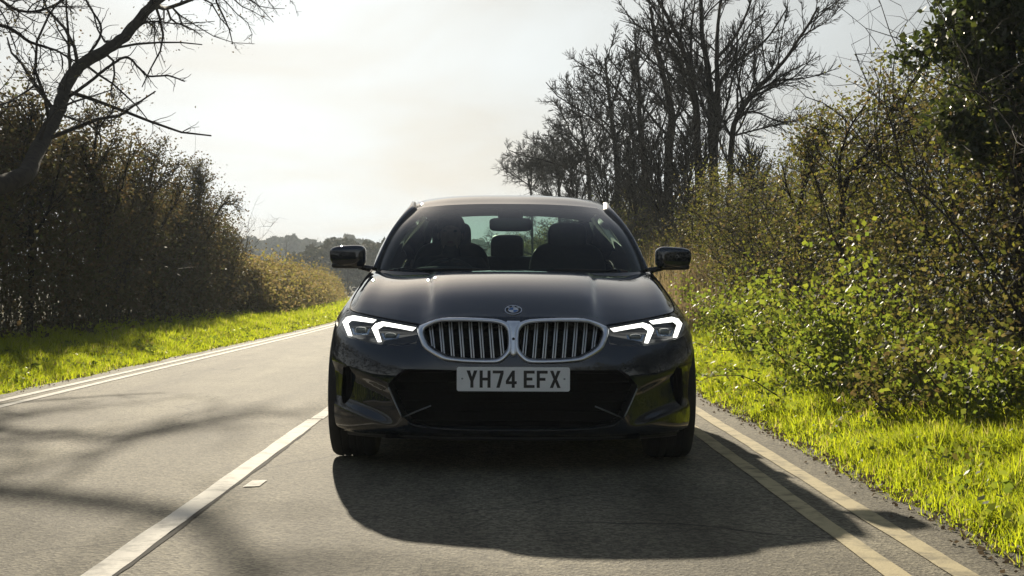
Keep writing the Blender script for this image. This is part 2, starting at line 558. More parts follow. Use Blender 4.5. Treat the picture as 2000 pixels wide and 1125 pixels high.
ry = np.concatenate([np.linspace(-60, 0, 40), np.linspace(0, 60, 400)[1:], np.linspace(60, 260, 100)[1:]])
def rough_edge(y, s, amp):
    return amp * (np.sin(y * 2.1 + s) + .6 * np.sin(y * 5.3 + 2 * s) + .4 * np.sin(y * 13.1 + s * 3)) / 2
cols = []
for k, s0 in enumerate(np.linspace(0, 1, 13)):
    sl = ROAD_L + rough_edge(ry, 1, .05); sr = ROAD_R + rough_edge(ry, 4, .035)
    s_ = sl + (sr - sl) * s0
    camber = .035 * (1 - ((s_ + 1.18) / 2.9) ** 2) - .035
    camber = 0.0 * s_
    cols.append(np.stack([s_ + bend(ry), ry, camber + .0], 1))
RV = np.stack(cols, 1)
road = npmesh('road', RV.reshape(-1, 3), gridfaces(len(ry), 13), asphalt, smooth=True)
tag(road, 'worn grey asphalt country road curving away behind the car', 'road', kind='structure')

# ---- painted lines
def paint_mat(name, c1, c2, wear=.45):
    m, nt, out = newmat(name)
    N, L = nt.nodes, nt.links
    b = N.new('ShaderNodeBsdfPrincipled'); b.inputs['Roughness'].default_value = .85; b.inputs['Specular IOR Level'].default_value = .15
    t = N.new('ShaderNodeTexCoord')
    n = N.new('ShaderNodeTexNoise'); n.inputs['Scale'].default_value = 7; n.inputs['Detail'].default_value = 8; n.inputs['Roughness'].default_value = .7
    L.new(t.outputs['Object'], n.inputs['Vector'])
    r = N.new('ShaderNodeValToRGB')
    r.color_ramp.elements[0].position = wear - .12; r.color_ramp.elements[0].color = rgba(tuple(v * .45 for v in c2))
    r.color_ramp.elements[1].position = wear + .10; r.color_ramp.elements[1].color = rgba(c1)
    L.new(n.outputs['Fac'], r.inputs['Fac']); L.new(r.outputs[0], b.inputs['Base Color'])
    n2 = N.new('ShaderNodeTexNoise'); n2.inputs['Scale'].default_value = 120
    L.new(t.outputs['Object'], n2.inputs['Vector'])
    bp = N.new('ShaderNodeBump'); bp.inputs['Strength'].default_value = .4; bp.inputs['Distance'].default_value = .004
    L.new(n2.outputs['Fac'], bp.inputs['Height']); L.new(bp.outputs[0], b.inputs['Normal'])
    L.new(b.outputs[0], out.inputs['Surface'])
    return m
white_line = paint_mat('white_line_paint', (.60, .57, .50), (.45, .43, .38), .42)
cream_line = paint_mat('yellow_line_paint', (.50, .42, .24), (.36, .31, .20), .43)
def stripe(name, s, w, y0, y1, mat, label, seed, z=.004, wob=.0035):
    y = np.arange(y0, y1, .12)
    j = np.random.default_rng(seed)
    l = s - w / 2 + wob * (np.sin(y * 3.1 + seed) + .6 * np.sin(y * 7.7 + seed)) / 1.6 + j.normal(0, wob * .18, len(y))
    r_ = s + w / 2 + wob * (np.sin(y * 2.7 + 2 * seed) + .6 * np.sin(y * 8.9 + seed)) / 1.6 + j.normal(0, wob * .18, len(y))
    V = np.stack([np.stack([l + bend(y), y, np.full_like(y, z)], 1), np.stack([r_ + bend(y), y, np.full_like(y, z)], 1)], 1)
    o = npmesh(name, V.reshape(-1, 3), gridfaces(len(y), 2), mat, smooth=True)
    tag(o, label, 'road marking', kind='structure')
    return o
stripe('centre_line', -1.195, .092, -30, 10.2, white_line, 'near length of the white centre line beside the car', 1)
stripe('centre_line', -1.185, .085, 10.25, 120, white_line, 'far length of the white centre line beyond the car', 6)
stripe('edge_line', -3.60, .075, -30, 160, white_line, 'pale edge line nearer the lane of the left verge pair', 2)
stripe('edge_line', -3.785, .075, -30, 160, white_line, 'pale edge line nearer the grass of the left verge pair', 3)
stripe('edge_line', 1.19, .078, -30, 160, cream_line, 'cream edge line nearer the car of the right verge pair', 4)
stripe('edge_line', 1.395, .082, -30, 160, cream_line, 'cream edge line nearer the grass of the right verge pair', 5)
pm = mesh('paint_patch', [(-1.098, 6.74, .004), (-1.03, 6.76, .004), (-1.028, 6.98, .004), (-1.092, 6.96, .004)], [(0, 1, 2, 3)], white_line)
tag(pm, 'small square patch of white paint beside the centre line', 'road marking', kind='structure')
tar = pmat('tar_seam', (.03, .029, .027), (.04, .038, .035), scale=30, rough=.95, spec=.05)
stripe('tar_seam', -1.142, .02, -20, 9.6, tar, 'dark tar seam along the centre line', 9, z=.0025, wob=.006)

# ---- vegetation builders -------------------------------------------------------------
bark = pmat('bark', (.020, .016, .012), (.038, .031, .022), scale=14, rough=.95, spec=.15, bump=.6, bump_scale=40)
twig_m = pmat('twig_bark', (.028, .022, .016), (.045, .035, .024), scale=9, rough=.85)
bark_pale = pmat('bark_lichen', (.06, .055, .042), (.035, .03, .022), scale=8, rough=.9, bump=.5, bump_scale=40)

def leaves(P, size, rng, up=0.0, aspect=.6, droop=0.0, fold=.25):
    """diamond leaves at P with random turn: V, F (quads kept as two triangles)"""
    n = len(P)
    d = rng.normal(size=(n, 3)); d[:, 2] = d[:, 2] * .7 + up - droop
    d /= np.linalg.norm(d, axis=1, keepdims=True) + 1e-9
    q = rng.normal(size=(n, 3))
    w = np.cross(d, q); w /= np.linalg.norm(w, axis=1, keepdims=True) + 1e-9
    nn = np.cross(d, w)
    s = (size * rng.uniform(.55, 1.35, n))[:, None] if np.isscalar(size) else (size * rng.uniform(.6, 1.3, n))[:, None]
    base = P - d * s * .5
    a = base; c = base + d * s
    mid = base + d * s * .45 + nn * s * fold * .35
    l = mid + w * s * aspect * .5 - nn * s * fold * .3; r_ = mid - w * s * aspect * .5 - nn * s * fold * .3
    V = np.stack([a, l, c, r_], 1).reshape(-1, 3)
    i = np.arange(n)[:, None] * 4
    F = np.concatenate([i + np.array([[0, 1, 2]]), i + np.array([[0, 2, 3]])], 1).reshape(-1, 3)
    return V, F

def twig_polys(rng, starts, dirs, lengths, r0, nseg=5, wander=.35, up=.15):
    n = len(starts)
    P = np.empty((n, nseg, 3)); P[:, 0] = starts
    d = dirs / (np.linalg.norm(dirs, axis=1, keepdims=True) + 1e-9)
    st = (lengths / (nseg - 1))[:, None]
    for k in range(1, nseg):
        d = d + rng.normal(0, wander, (n, 3)) / math.sqrt(nseg); d[:, 2] += up / nseg
        d /= np.linalg.norm(d, axis=1, keepdims=True)
        P[:, k] = P[:, k - 1] + d * st
    rad = (np.atleast_1d(r0) * np.ones(n))[:, None] * np.linspace(1, .28, nseg)[None]
    return P, rad

def hedge(name, label, y0, y1, s_face, depth, hfun, n_leaf, leaf_size, lmat, n_stem, side, seed, stem_r=.012, clump=.24, top_twigs=.9, cat='hedge',
          behind=0, group=None, stem_mat=None, ybias=None, droop=0.1):
    """one hedgerow: stems (woody) and foliage (leaf mass) as parts; s_face = lateral place of its road side; side=+1 right, -1 left"""
    rg = np.random.default_rng(seed)
    root = empty(name, (0, 0, 0))
    tag(root, label, cat, group)
    def ys(n):
        u = rg.uniform(0, 1, n)
        if ybias: u = u ** ybias
        return y0 + (y1 - y0) * u
    # leaf clumps through the volume, denser near the face and crown
    nc_ = max(40, n_leaf // 34)
    cy = ys(nc_)
    H = hfun(cy)
    v = rg.uniform(0, 1, nc_) ** .85
    f = rg.uniform(0, 1, nc_) ** 1.7
    lean = .35 * np.sin(v * 3.0) * (.6 + .4 * vnoise(cy * .8, v * 3, seed))
    s_ = s_face + side * (depth * f * (1 - .45 * v) + .55 * v ** 1.6 + .25 * vnoise(cy * 1.1, v * 4, seed + 1) - lean * .4)
    cz = ground_z(s_, cy) + .05 + v * H * (1 + .08 * vnoise(cy * 2.3, s_, seed))
    C = np.stack([s_ + bend(cy), cy, cz], 1)
    per = rg.multinomial(n_leaf, np.full(nc_, 1 / nc_))
    idx = np.repeat(np.arange(nc_), per)
    rad = rg.uniform(.5, 1.5, nc_)[idx] * clump
    P = C[idx] + rg.normal(0, 1, (len(idx), 3)) * rad[:, None] * np.array([.75, .9, .7])
    P[:, 2] = np.maximum(P[:, 2], ground_z(P[:, 0] - bend(P[:, 1]), P[:, 1]) + .02)
    V, F = leaves(P, leaf_size, rg, droop=droop)
    fo = npmesh('foliage', V, F, lmat, root); fo['kind'] = 'stuff'
    # stems
    sy = ys(n_stem)
    sf = rg.uniform(0, 1, n_stem)
    sl = s_face + side * (.25 + depth * .8 * sf)
    base = np.stack([sl + bend(sy), sy, ground_z(sl, sy) - .05], 1)
    dr = np.stack([rg.normal(0, .28, n_stem), rg.normal(0, .34, n_stem), np.ones(n_stem)], 1)
    ln = hfun(sy) * rg.uniform(.75, 1.12, n_stem)
    P1, R1_ = twig_polys(rg, base, dr, ln, stem_r * rg.uniform(.6, 1.6, n_stem), 7, .35, .0)
    polys = [(P1[i], R1_[i]) for i in range(n_stem)]
    # side shoots
    k = 7
    i1 = np.repeat(np.arange(n_stem), k); j1 = rg.integers(2, 7, len(i1))
    d1 = rg.normal(0, 1, (len(i1), 3)); d1[:, 2] = np.abs(d1[:, 2]) * .7 + .25
    P2, R2_ = twig_polys(rg, P1[i1, j1], d1, rg.uniform(.35, .95, len(i1)) * top_twigs, stem_r * .42, 5, .5, .2)
    polys += [(P2[i], R2_[i]) for i in range(len(i1))]
    i2 = np.repeat(np.arange(len(i1)), 4); j2 = rg.integers(1, 5, len(i2))
    d2 = rg.normal(0, 1, (len(i2), 3)); d2[:, 2] += .35
    P3, R3_ = twig_polys(rg, P2[i2, j2], d2, rg.uniform(.12, .42, len(i2)) * top_twigs, stem_r * .22, 4, .5, .2)
    polys += [(P3[i], R3_[i]) for i in range(len(i2))]
    V, F = tubes(polys, 3)
    st = npmesh('stems', V, F, stem_mat or twig_m, root, smooth=True); st['kind'] = 'stuff'
    return root

def grow_tree(name, label, base, trunk, r0, seed, cat='tree', levels=4, kids=(9, 7, 6, 4), ratio=.62, spread=.75, up=.12, first=.3, leafy=None, leaf_size=.05, leaf_n=0,
              mat=None, wander=.28, group=None, crown_bias=(0, 0, 0), min_len=.10, extra=(), tw=.0022, fat=.013):
    """tree with a given trunk polyline (relative to base) and recursive limbs; parts trunk and crown"""
    rg = np.random.default_rng(seed)
    root = empty(name, base); tag(root, label, cat, group)
    def dense(pts, r0, r1, n=5):
        P = crv(np.array(pts, float), n)
        P[1:-1] += rg.normal(0, r0 * .06, (len(P) - 2, 3))
        return P, np.linspace(r0, r1, len(P)) ** 1.0
    mains = [dense(trunk, r0, r0 * .30)]
    for pts, ra, rb in extra:
        mains.append(dense(pts, ra, rb))
    thick = [(p, r_) for p, r_ in mains]
    cur = []
    for p, r_ in mains:
        L0 = np.linalg.norm(np.diff(p, axis=0), axis=1).sum()
        cur.append((p, r_, L0))
    thin = []
    for lv in range(levels):
        nxt = []
        for p, r_, L0 in cur:
            kk = kids[lv]
            kk = max(2, int(round(kk * rg.uniform(.75, 1.25))))
            lo = first if lv == 0 else .18
            for q in range(kk):
                t = lo + (1 - lo) * ((q + rg.uniform(0, 1)) / kk)
                i = min(len(p) - 2, int(t * (len(p) - 1)))
                d = p[i + 1] - p[i]; d = d / (np.linalg.norm(d) + 1e-9)
                q_ = rg.normal(size=3) + np.array(crown_bias); q_ -= d * q_.dot(d); q_ /= np.linalg.norm(q_) + 1e-9
                ang = spread * rg.uniform(.65, 1.25)
                dd = d * math.cos(ang) + q_ * math.sin(ang)
                ln = L0 * ratio * rg.uniform(.55, 1.1) * (1.12 - .62 * t) * (.75 if lv == 0 else 1)
                if ln < min_len: continue
                rr = max(tw * 1.3, min(r_[i] * rg.uniform(.42, .68), ln * fat + .002))
                ns = 6 if lv < 2 else 5
                pp = np.empty((ns, 3)); pp[0] = p[i]
                for k in range(1, ns):
                    dd = dd + rg.normal(0, wander, 3) / 2.2; dd[2] += up / 2
                    dd = dd / np.linalg.norm(dd)
                    pp[k] = pp[k - 1] + dd * ln / (ns - 1)
                r2 = np.linspace(rr, max(tw, rr * .35), ns)
                nxt.append((pp, r2, ln))
        (thick if lv == 0 else thin).extend([(a, b) for a, b, c in nxt])
        cur = nxt
    V, F = tubes(thick, 8)
    npmesh('trunk', V, F, mat or bark, root, smooth=True)
    V, F = tubes(thin, 3)
    co = npmesh('crown', V, F, twig_m, root, smooth=True)
    if leafy and leaf_n:
        ends = np.array([p[-1] for p, r_ in thin]); pick = rg.integers(0, len(ends), leaf_n)
        V, F = leaves(ends[pick] + rg.normal(0, .10, (leaf_n, 3)), leaf_size, rg)
        lf = npmesh('foliage', V, F, leafy, root); lf['kind'] = 'stuff'
    return root

def W2(px, py, y):
    """world place of a photo pixel at distance y"""
    return ((px - 972.0) * y / FPX, y, CAM_H - (py - 560.0) * y / FPX)

# leaf materials (real leaf colours; backlight comes through them)
lm_dark = leafmat('hedge_leaf_dark', [(.045, .048, .022), (.065, .056, .028), (.075, .052, .030), (.052, .060, .024)], [(.12, .12, .04), (.17, .14, .06), (.17, .11, .05), (.12, .14, .04)], .36, rough=.65, spec=.12)
lm_brown = leafmat('hedge_leaf_brown', [(.09, .07, .032), (.13, .098, .05), (.10, .095, .03), (.16, .12, .065)], [(.26, .20, .06), (.34, .25, .11), (.28, .27, .05), (.38, .29, .14)], .5, rough=.65, spec=.12)
lm_olive = leafmat('hedge_leaf_olive', [(.036, .038, .015), (.052, .052, .02), (.068, .05, .028), (.045, .05, .017), (.085, .085, .022), (.10, .075, .042)], [(.14, .16, .03), (.20, .20, .04), (.22, .15, .06), (.16, .19, .03), (.34, .34, .04), (.30, .22, .10)], .36, rough=.62, spec=.18)
lm_bright = leafmat('bramble_leaf', [(.05, .075, .016), (.07, .095, .018), (.095, .115, .022), (.06, .085, .02), (.08, .075, .025)], [(.20, .28, .03), (.28, .35, .035), (.36, .40, .04), (.22, .30, .03), (.26, .22, .05)], .50, rough=.55, spec=.25)
lm_grass = leafmat('grass_blade', [(.075, .11, .010), (.10, .135, .012), (.12, .145, .014), (.07, .10, .012), (.06, .085, .012), (.11, .13, .014), (.19, .15, .07)], [(.44, .53, .02), (.55, .62, .02), (.60, .64, .025), (.38, .47, .02), (.28, .36, .02), (.52, .60, .02), (.55, .45, .18)], .66, rough=.6, spec=.08)
lm_dry = leafmat('dry_grass', [(.16, .12, .065), (.20, .155, .09), (.13, .10, .05)], [(.34, .26, .13), (.40, .31, .17), (.28, .2, .1)], .45, rough=.7, spec=.2)
lm_yellow = leafmat('yellow_leaf', [(.20, .17, .015), (.25, .20, .02), (.17, .16, .015)], [(.50, .42, .02), (.55, .44, .03), (.45, .42, .02)], .5)
lm_ivy = leafmat('ivy_leaf', [(.018, .028, .012), (.028, .038, .014), (.035, .045, .014)], [(.06, .09, .02), (.09, .12, .02), (.14, .16, .03)], .28, rough=.42, spec=.35)
lm_litter = leafmat('leaf_litter', [(.12, .085, .05), (.16, .12, .075), (.09, .065, .04)], None, .2, rough=.8)
lm_far = leafmat('far_leaf', [(.03, .035, .018), (.045, .045, .025), (.04, .035, .022)], None, .25, rough=.8, spec=.1)

# ---- hedgerows
hedge('hedgerow', 'tall tangled dark hedge along the verge left of the road', 13, 39.5, -6.1, 2.6, lambda y: 2.75 + .35 * np.sin(y * .33) + .22 * np.sin(y * .95 + 1) - .7 * np.clip((y - 37.5) / 2, 0, 1),
      125000, .070, lm_dark, 420, -1, 11, clump=.26, stem_r=.012)
hedge('hedgerow', 'low sunlit brownish hedge beyond the tall hedge, following the bend', 40, 112, -5.7, 2.0, lambda y: 1.35 + .14 * np.sin(y * .4) - .006 * (y - 40),
      90000, .085, lm_brown, 260, -1, 12, clump=.26, stem_r=.010, top_twigs=.6, ybias=1.5)
hedge('hedgerow', 'dark overgrown hedge with yellow-green leaves filling the right roadside', 5.5, 34, 3.05, 2.6, lambda y: 2.05 + .28 * np.sin(y * .55 + .6) + .2 * np.sin(y * 1.3) + .5 * np.exp(-((y - 8.0) / 2.2) ** 2),
      190000, 0.038, lm_olive, 620, 1, 13, clump=.22, stem_r=.011, ybias=1.35, top_twigs=1.0)
hedge('hedgerow', 'far twiggy hedge behind the car roof below the bare trees', 34, 95, 3.0, 2.6, lambda y: 2.75 + .35 * np.sin(y * .3),
      60000, .085, lm_olive, 420, 1, 14, clump=.3, stem_r=.013, ybias=1.3)
# the same hedges run on behind the camera
hedge('hedgerow', 'length of the left hedge nearest the camera', -26, 13, -6.1, 2.4, lambda y: 2.8 + .3 * np.sin(y * .33), 26000, .14, lm_dark, 90, -1, 15, clump=.34)
hedge('hedgerow', 'length of the right hedge nearest the camera', -26, 5.5, 3.1, 2.4, lambda y: 2.3 + .3 * np.sin(y * .5), 26000, .13, lm_olive, 90, 1, 16, clump=.34)

# ---- leafy clumps at the foot of the right hedge
def clump(name, label, s, y, h, w, n, mat, size, seed, cat='plant', group=None, stems=26, upright=.5):
    rg = np.random.default_rng(seed)
    z0 = float(ground_z(s, y)); x0 = s + float(bend(y))
    root = empty(name, (x0, y, z0)); tag(root, label, cat, group)
    b = np.stack([rg.normal(0, w * .35, stems), rg.normal(0, w * .45, stems), np.full(stems, -.03)], 1)
    d = np.stack([rg.normal(-.10, .5, stems), rg.normal(0, .5, stems), np.full(stems, 1.2)], 1)
    P1, R1_ = twig_polys(rg, b, d, h * rg.uniform(.6, 1.15, stems), .006, 7, .5, -.25)
    V, F = tubes([(P1[i], R1_[i]) for i in range(stems)], 4)
    npmesh('stems', V, F, twig_m, root, smooth=True)
    i = rg.integers(0, stems, n); j = rg.integers(1, 7, n)
    P = P1[i, j] + rg.normal(0, w * .13, (n, 3)) * np.array([1, 1.1, .75])
    P[:, 2] = np.maximum(P[:, 2], .02)
    V, F = leaves(P, size, rg, up=.1, aspect=.8, fold=.35)
    fo = npmesh('foliage', V, F, mat, root); fo['kind'] = 'stuff'
    return root
G1 = 'bright bramble clumps at the foot of the right hedge'
spots = [ # px, distance, height, width, leaves, leaf size, material
 (1500, 15.5, .95, .55, 2600, 0.045, lm_bright, 'tall bright green bramble clump with pointed top beyond the right mirror'),
 (1575, 13.0, .75, .60, 2600, 0.043, lm_bright, 'bright green bramble clump low on the bank beside the tall pointed one'),
 (1690, 11.2, 1.15, .45, 2600, 0.045, lm_bright, 'highest yellow-green bramble clump climbing the right hedge'),
 (1650, 10.8, .65, .55, 2400, 0.041, lm_bright, 'rounded leafy clump under the highest bramble'),
 (1430, 20.0, .90, .60, 2400, 0.049, lm_bright, 'farthest leafy clump on the right bank close to the car wing'),
 (1780, 9.6, .55, .50, 2200, 0.039, lm_bright, 'pale leafy clump at mid height of the right bank'),
 (1880, 8.7, .60, .50, 2200, 0.038, lm_olive, 'dull olive bramble clump towards the right edge of the photo'),
 (1960, 8.2, .45, .45, 2000, 0.038, lm_bright, 'rightmost leafy clump on the bank'),
 (1730, 10.4, .42, .50, 1800, 0.039, lm_bright, 'low spreading clump where grass meets brambles on the right')]
for k, (px, y, h, w, n, sz, mt, lb) in enumerate(spots):
    x = (px - 972) * y / FPX
    clump('bramble_clump', lb, x - float(bend(y)), y, h, w, n, mt, sz, 40 + k, 'plant', G1)
# dry grass tuft
def tuft(name, label, s, y, h, n, mat, seed, spread=.25, width=.006):
    rg = np.random.default_rng(seed)
    root = empty(name, (s + float(bend(y)), y, float(ground_z(s, y)))); tag(root, label, 'plant')
    V, F = blades(np.stack([rg.normal(0, spread, n), rg.normal(0, spread * 1.3, n), np.zeros(n)], 1), h * rg.uniform(.5, 1.1, n), width, rg, lean=.55)
    o = npmesh('blades', V, F, mat, root); o['kind'] = 'stuff'
    return root
def blades(P, H, w, rg, lean=.5):
    n = len(P)
    a = rg.uniform(0, 2 * np.pi, n); ld = np.stack([np.cos(a), np.sin(a), np.zeros(n)], 1)
    b = a + rg.uniform(.6, 2.4, n); wd = np.stack([np.cos(b), np.sin(b), np.zeros(n)], 1)
    ln = (lean * rg.uniform(.1, 1.2, n))[:, None]; H = np.asarray(H)[:, None]; w = (np.asarray(w) * rg.uniform(.6, 1.4, n))[:, None]
    up = np.array([[0, 0, 1.0]])
    p0 = P; p1 = P + up * H * .55 + ld * H * ln * .35; p2 = P + up * H * (.95 - .25 * ln) + ld * H * ln
    V = np.stack([p0 - wd * w / 2, p0 + wd * w / 2, p1 - wd * w * .42, p1 + wd * w * .42, p2], 1).reshape(-1, 3)
    i = np.arange(n)[:, None] * 5
    F = np.concatenate([i + np.array([[0, 1, 3]]), i + np.array([[0, 3, 2]]), i + np.array([[2, 3, 4]])], 1).reshape(-1, 3)
    return V, F
tuft('dry_grass_tuft', 'dry tan grass standing in the right hedge beside the car mirror', 3.2, 25.0, 1.5, 900, lm_dry, 61, .42, .010)
tuft('dry_grass_tuft', 'shorter tan dry stalks below the right mirror', 2.8, 22.0, .9, 700, lm_dry, 62, .36, .010)

# ---- grass on the verges
def verge(name, label, s0, s1, zones, seed, mat, hfun):
    rg = np.random.default_rng(seed)
    Vs, Fs, b = [], [], 0
    for y0, y1, n, h, w in zones:
        y = rg.uniform(y0, y1, n); s = s0 + (s1 - s0) * rg.uniform(0, 1, n)
        k = vnoise(s * 2.6, y * 2.0, seed) * .5 + .5
        keep = rg.uniform(0, 1, n) < (.35 + .75 * k)
        # ragged edge over the asphalt
        edge = np.where(s0 < 0, ROAD_L + rough_edge(y, 1, .05), ROAD_R + rough_edge(y, 4, .035))
        dist = np.abs(s - edge)
        keep &= rg.uniform(0, 1, n) < np.clip((dist + .02 + .10 * vnoise(y * 3, s, seed + 3)) / .16, 0, 1)
        y, s, k, dist = y[keep], s[keep], k[keep], dist[keep]
        P = np.stack([s + bend(y), y, ground_z(s, y) - .012], 1)
        H = h * (.45 + .9 * k) * hfun(dist) * rg.uniform(.6, 1.25, len(y))
        V, F = blades(P, H, w, rg, lean=.75)
        Vs.append(V); Fs.append(F + b); b += len(V)
    o = npmesh(name, np.concatenate(Vs), np.concatenate(Fs), mat)
    return tag(o, label, 'grass', kind='stuff')
verge('grass', 'bright green grass on the verge right of the road', 1.60, 3.6, [(3.6, 8, 95000, .17, .0048), (8, 16, 80000, .18, .0065), (16, 40, 50000, .18, .012), (-8, 3.6, 9000, .13, .015)], 21, lm_grass, lambda d: np.clip(.5 + d * .9, .5, 1.25))
verge('grass', 'bright green grass on the verge left of the road', -6.7, -3.98, [(10, 22, 100000, .15, .008), (22, 45, 70000, .17, .014), (45, 110, 36000, .2, .035), (-8, 10, 9000, .13, .018)], 22, lm_grass, lambda d: np.clip(.45 + d * .8, .45, 1.3))
# broad-leaved weeds in the grass
for nm, lb, s0, s1, y0, y1, n, sz, sd in (('weeds', 'broad-leaved weeds low in the right verge grass', 1.72, 2.9, 4, 24, 3600, .038, 31), ('weeds', 'broad-leaved weeds low in the left verge grass', -6.3, -4.15, 11, 50, 4500, .05, 32)):
    rg = np.random.default_rng(sd)
    ncl = n // 16; cy = y0 + (y1 - y0) * rg.uniform(0, 1, ncl) ** 1.3; cs = rg.uniform(s0, s1, ncl)
    i = rg.integers(0, ncl, n)
    y = cy[i] + rg.normal(0, .07, n); s = cs[i] + rg.normal(0, .06, n)
    P = np.stack([s + bend(y), y, ground_z(s, y) + rg.uniform(.02, .13, n)], 1)
    V, F = leaves(P, sz, rg, aspect=.75, up=.2)
    tag(npmesh(nm, V, F, lm_bright), lb, 'weeds', kind='stuff')
# dead leaves and grit along the asphalt edges
for nm, lb, sc, y0, y1, n, sd in (('leaf_litter', 'dead leaves and grit along the right asphalt edge', ROAD_R - .02, 4, 30, 2600, 33), ('leaf_litter', 'dead leaves and grit along the left asphalt edge', ROAD_L - .0, 10, 60, 1300, 34)):
    rg = np.random.default_rng(sd)
    y = y0 + (y1 - y0) * rg.uniform(0, 1, n) ** 1.2; s = sc + rg.normal(0, .055, n)
    P = np.stack([s + bend(y), y, rg.uniform(.004, .012, n)], 1)
    V, F = leaves(P, .022, rg, aspect=.8); V[:, 2] = np.clip(V[:, 2], .003, .02)
    tag(npmesh(nm, V, F, lm_litter), lb, 'leaf litter', kind='stuff')

# ---- bare trees on the right
def rel(points, base):
    return [tuple(np.array(p) - np.array(base)) for p in points]
def tree_px(name, label, pxs, y, r0, seed, extra=(), jit=.0, **kw):
    rg = np.random.default_rng(seed)
    b = list(W2(pxs[0][0], pxs[0][1], y)); b[2] = float(ground_z(b[0] - float(bend(y)), y)) - .05
    b = tuple(b)
    def path(pp, dy):
        out = []
        for i, p in enumerate(pp):
            yy_ = y + dy * i
            out.append(W2(p[0], p[1], yy_))
        return out
    tr = [b] + path(pxs[1:], rg.normal(0, .12))
    ex = [(rel(path(pp, rg.normal(0, .25)), b), ra, rb) for pp, ra, rb in extra]
    return grow_tree(name, label, b, rel(tr, b), r0, seed, extra=ex, **kw)
kT = dict(tw=.0045, kids=(18, 12, 8, 4), ratio=.46, spread=.70, up=.16, first=.12)
tree_px('bare_tree', 'bare tree with straight trunk forking left high above the right hedge', [(1368, 400), (1364, 300), (1358, 190), (1340, 110), (1312, 45), (1265, -40)], 30, .085, 101,
        extra=[([(1360, 215), (1345, 160), (1325, 120), (1300, 60), (1290, -30)], .035, .012), ([(1352, 140), (1350, 60), (1362, -30)], .035, .012)], **kT)
tree_px('bare_tree', 'tallest bare tree with twin trunks reaching out of the frame', [(1396, 400), (1394, 330), (1391, 235), (1384, 130), (1372, 60), (1368, -60)], 30.5, .105, 102,
        extra=[([(1396, 300), (1402, 200), (1401, 100), (1404, 30), (1420, -80)], .07, .02), ([(1403, 165), (1430, 125), (1462, 102), (1500, 70), (1540, 10)], .045, .014), ([(1402, 110), (1435, 70), (1460, 20), (1480, -50)], .035, .012)], **kT)
tree_px('bare_tree', 'bare tree leaning right with long branches above the right hedge', [(1424, 400), (1428, 300), (1442, 222), (1472, 178), (1522, 128), (1570, 60), (1600, 10)], 28.5, .062, 103,
        extra=[([(1440, 232), (1470, 215), (1530, 235), (1590, 228)], .02, .006), ([(1434, 262), (1480, 250), (1540, 235), (1620, 215)], .02, .006), ([(1472, 178), (1520, 155), (1580, 148), (1640, 130)], .02, .006)], **kT)
tree_px('bare_tree', 'bare tree with thick trunk left of the twin trunks', [(1307, 400), (1306, 320), (1312, 230), (1300, 160), (1282, 90), (1270, 10)], 33, .11, 104,
        extra=[([(1310, 250), (1330, 200), (1335, 150), (1322, 80)], .035, .01)], **kT)
tree_px('bare_tree', 'dense bare tree fourth from the right in the row', [(1258, 400), (1258, 320), (1250, 230), (1248, 150), (1240, 80)], 37, .085, 105, tw=.006, kids=(20, 12, 8, 5), ratio=.50, spread=.72, up=.14, first=.05)
tree_px('bare_tree', 'bare twiggy tree with rounded crown behind the roof corner', [(1212, 400), (1205, 320), (1196, 240), (1188, 170), (1182, 110)], 41, .085, 106, tw=.006, kids=(22, 12, 8, 5), ratio=.52, spread=.78, up=.10, first=.05)
tree_px('bare_tree', 'slender bare tree at the outer left of the row', [(1160, 400), (1150, 340), (1140, 270), (1128, 200)], 46, .075, 107, tw=.006, kids=(22, 12, 8, 5), ratio=.56, spread=.8, up=.08, first=.03)
tree_px('bare_tree', 'low bushy bare tree just above the car roof', [(1096, 420), (1092, 370), (1086, 320), (1080, 285)], 56, .07, 108, tw=.006, kids=(20, 11, 8, 5), ratio=.60, spread=.85, up=.06, first=.03)
tree_px('bare_tree', 'smallest bare tree at the end of the row above the roof', [(1042, 430), (1038, 390), (1032, 350), (1030, 330)], 66, .06, 109, tw=.006, kids=(20, 11, 8, 5), ratio=.60, spread=.85, up=.06, first=.03)
kU = dict(tw=.005, kids=(26, 12, 8, 4), ratio=.50, spread=.6, up=.14, first=.05, cat='shrub')
for k, (px, y, top, lb) in enumerate([(1125, 44, 300, 'twiggy hazel understory at the outer left foot of the bare trees'), (1185, 39, 270, 'twiggy hazel understory below the rounded bare crown'), (1240, 35, 262, 'twiggy hazel understory between the dense tree and the thick trunk'),
                                   (1290, 32, 255, 'twiggy hazel understory against the thick trunk'), (1345, 29, 262, 'twiggy hazel understory in front of the straight forking tree'), (1470, 25, 300, 'twiggy hazel understory right of the leaning tree')]):
    tree_px('hazel_shrub', lb, [(px, 430), (px + 2, 385), (px - 4, (385 + top) / 2), (px + 5, top)], y, .035, 110 + k + 80,
            extra=[([(px - 4, 410), (px - 22, 350), (px - 38, top + 25)], .022, .007), ([(px + 4, 410), (px + 24, 345), (px + 36, top + 20)], .022, .007), ([(px, 410), (px - 10, 340), (px - 14, top + 5)], .02, .007)], **kU)
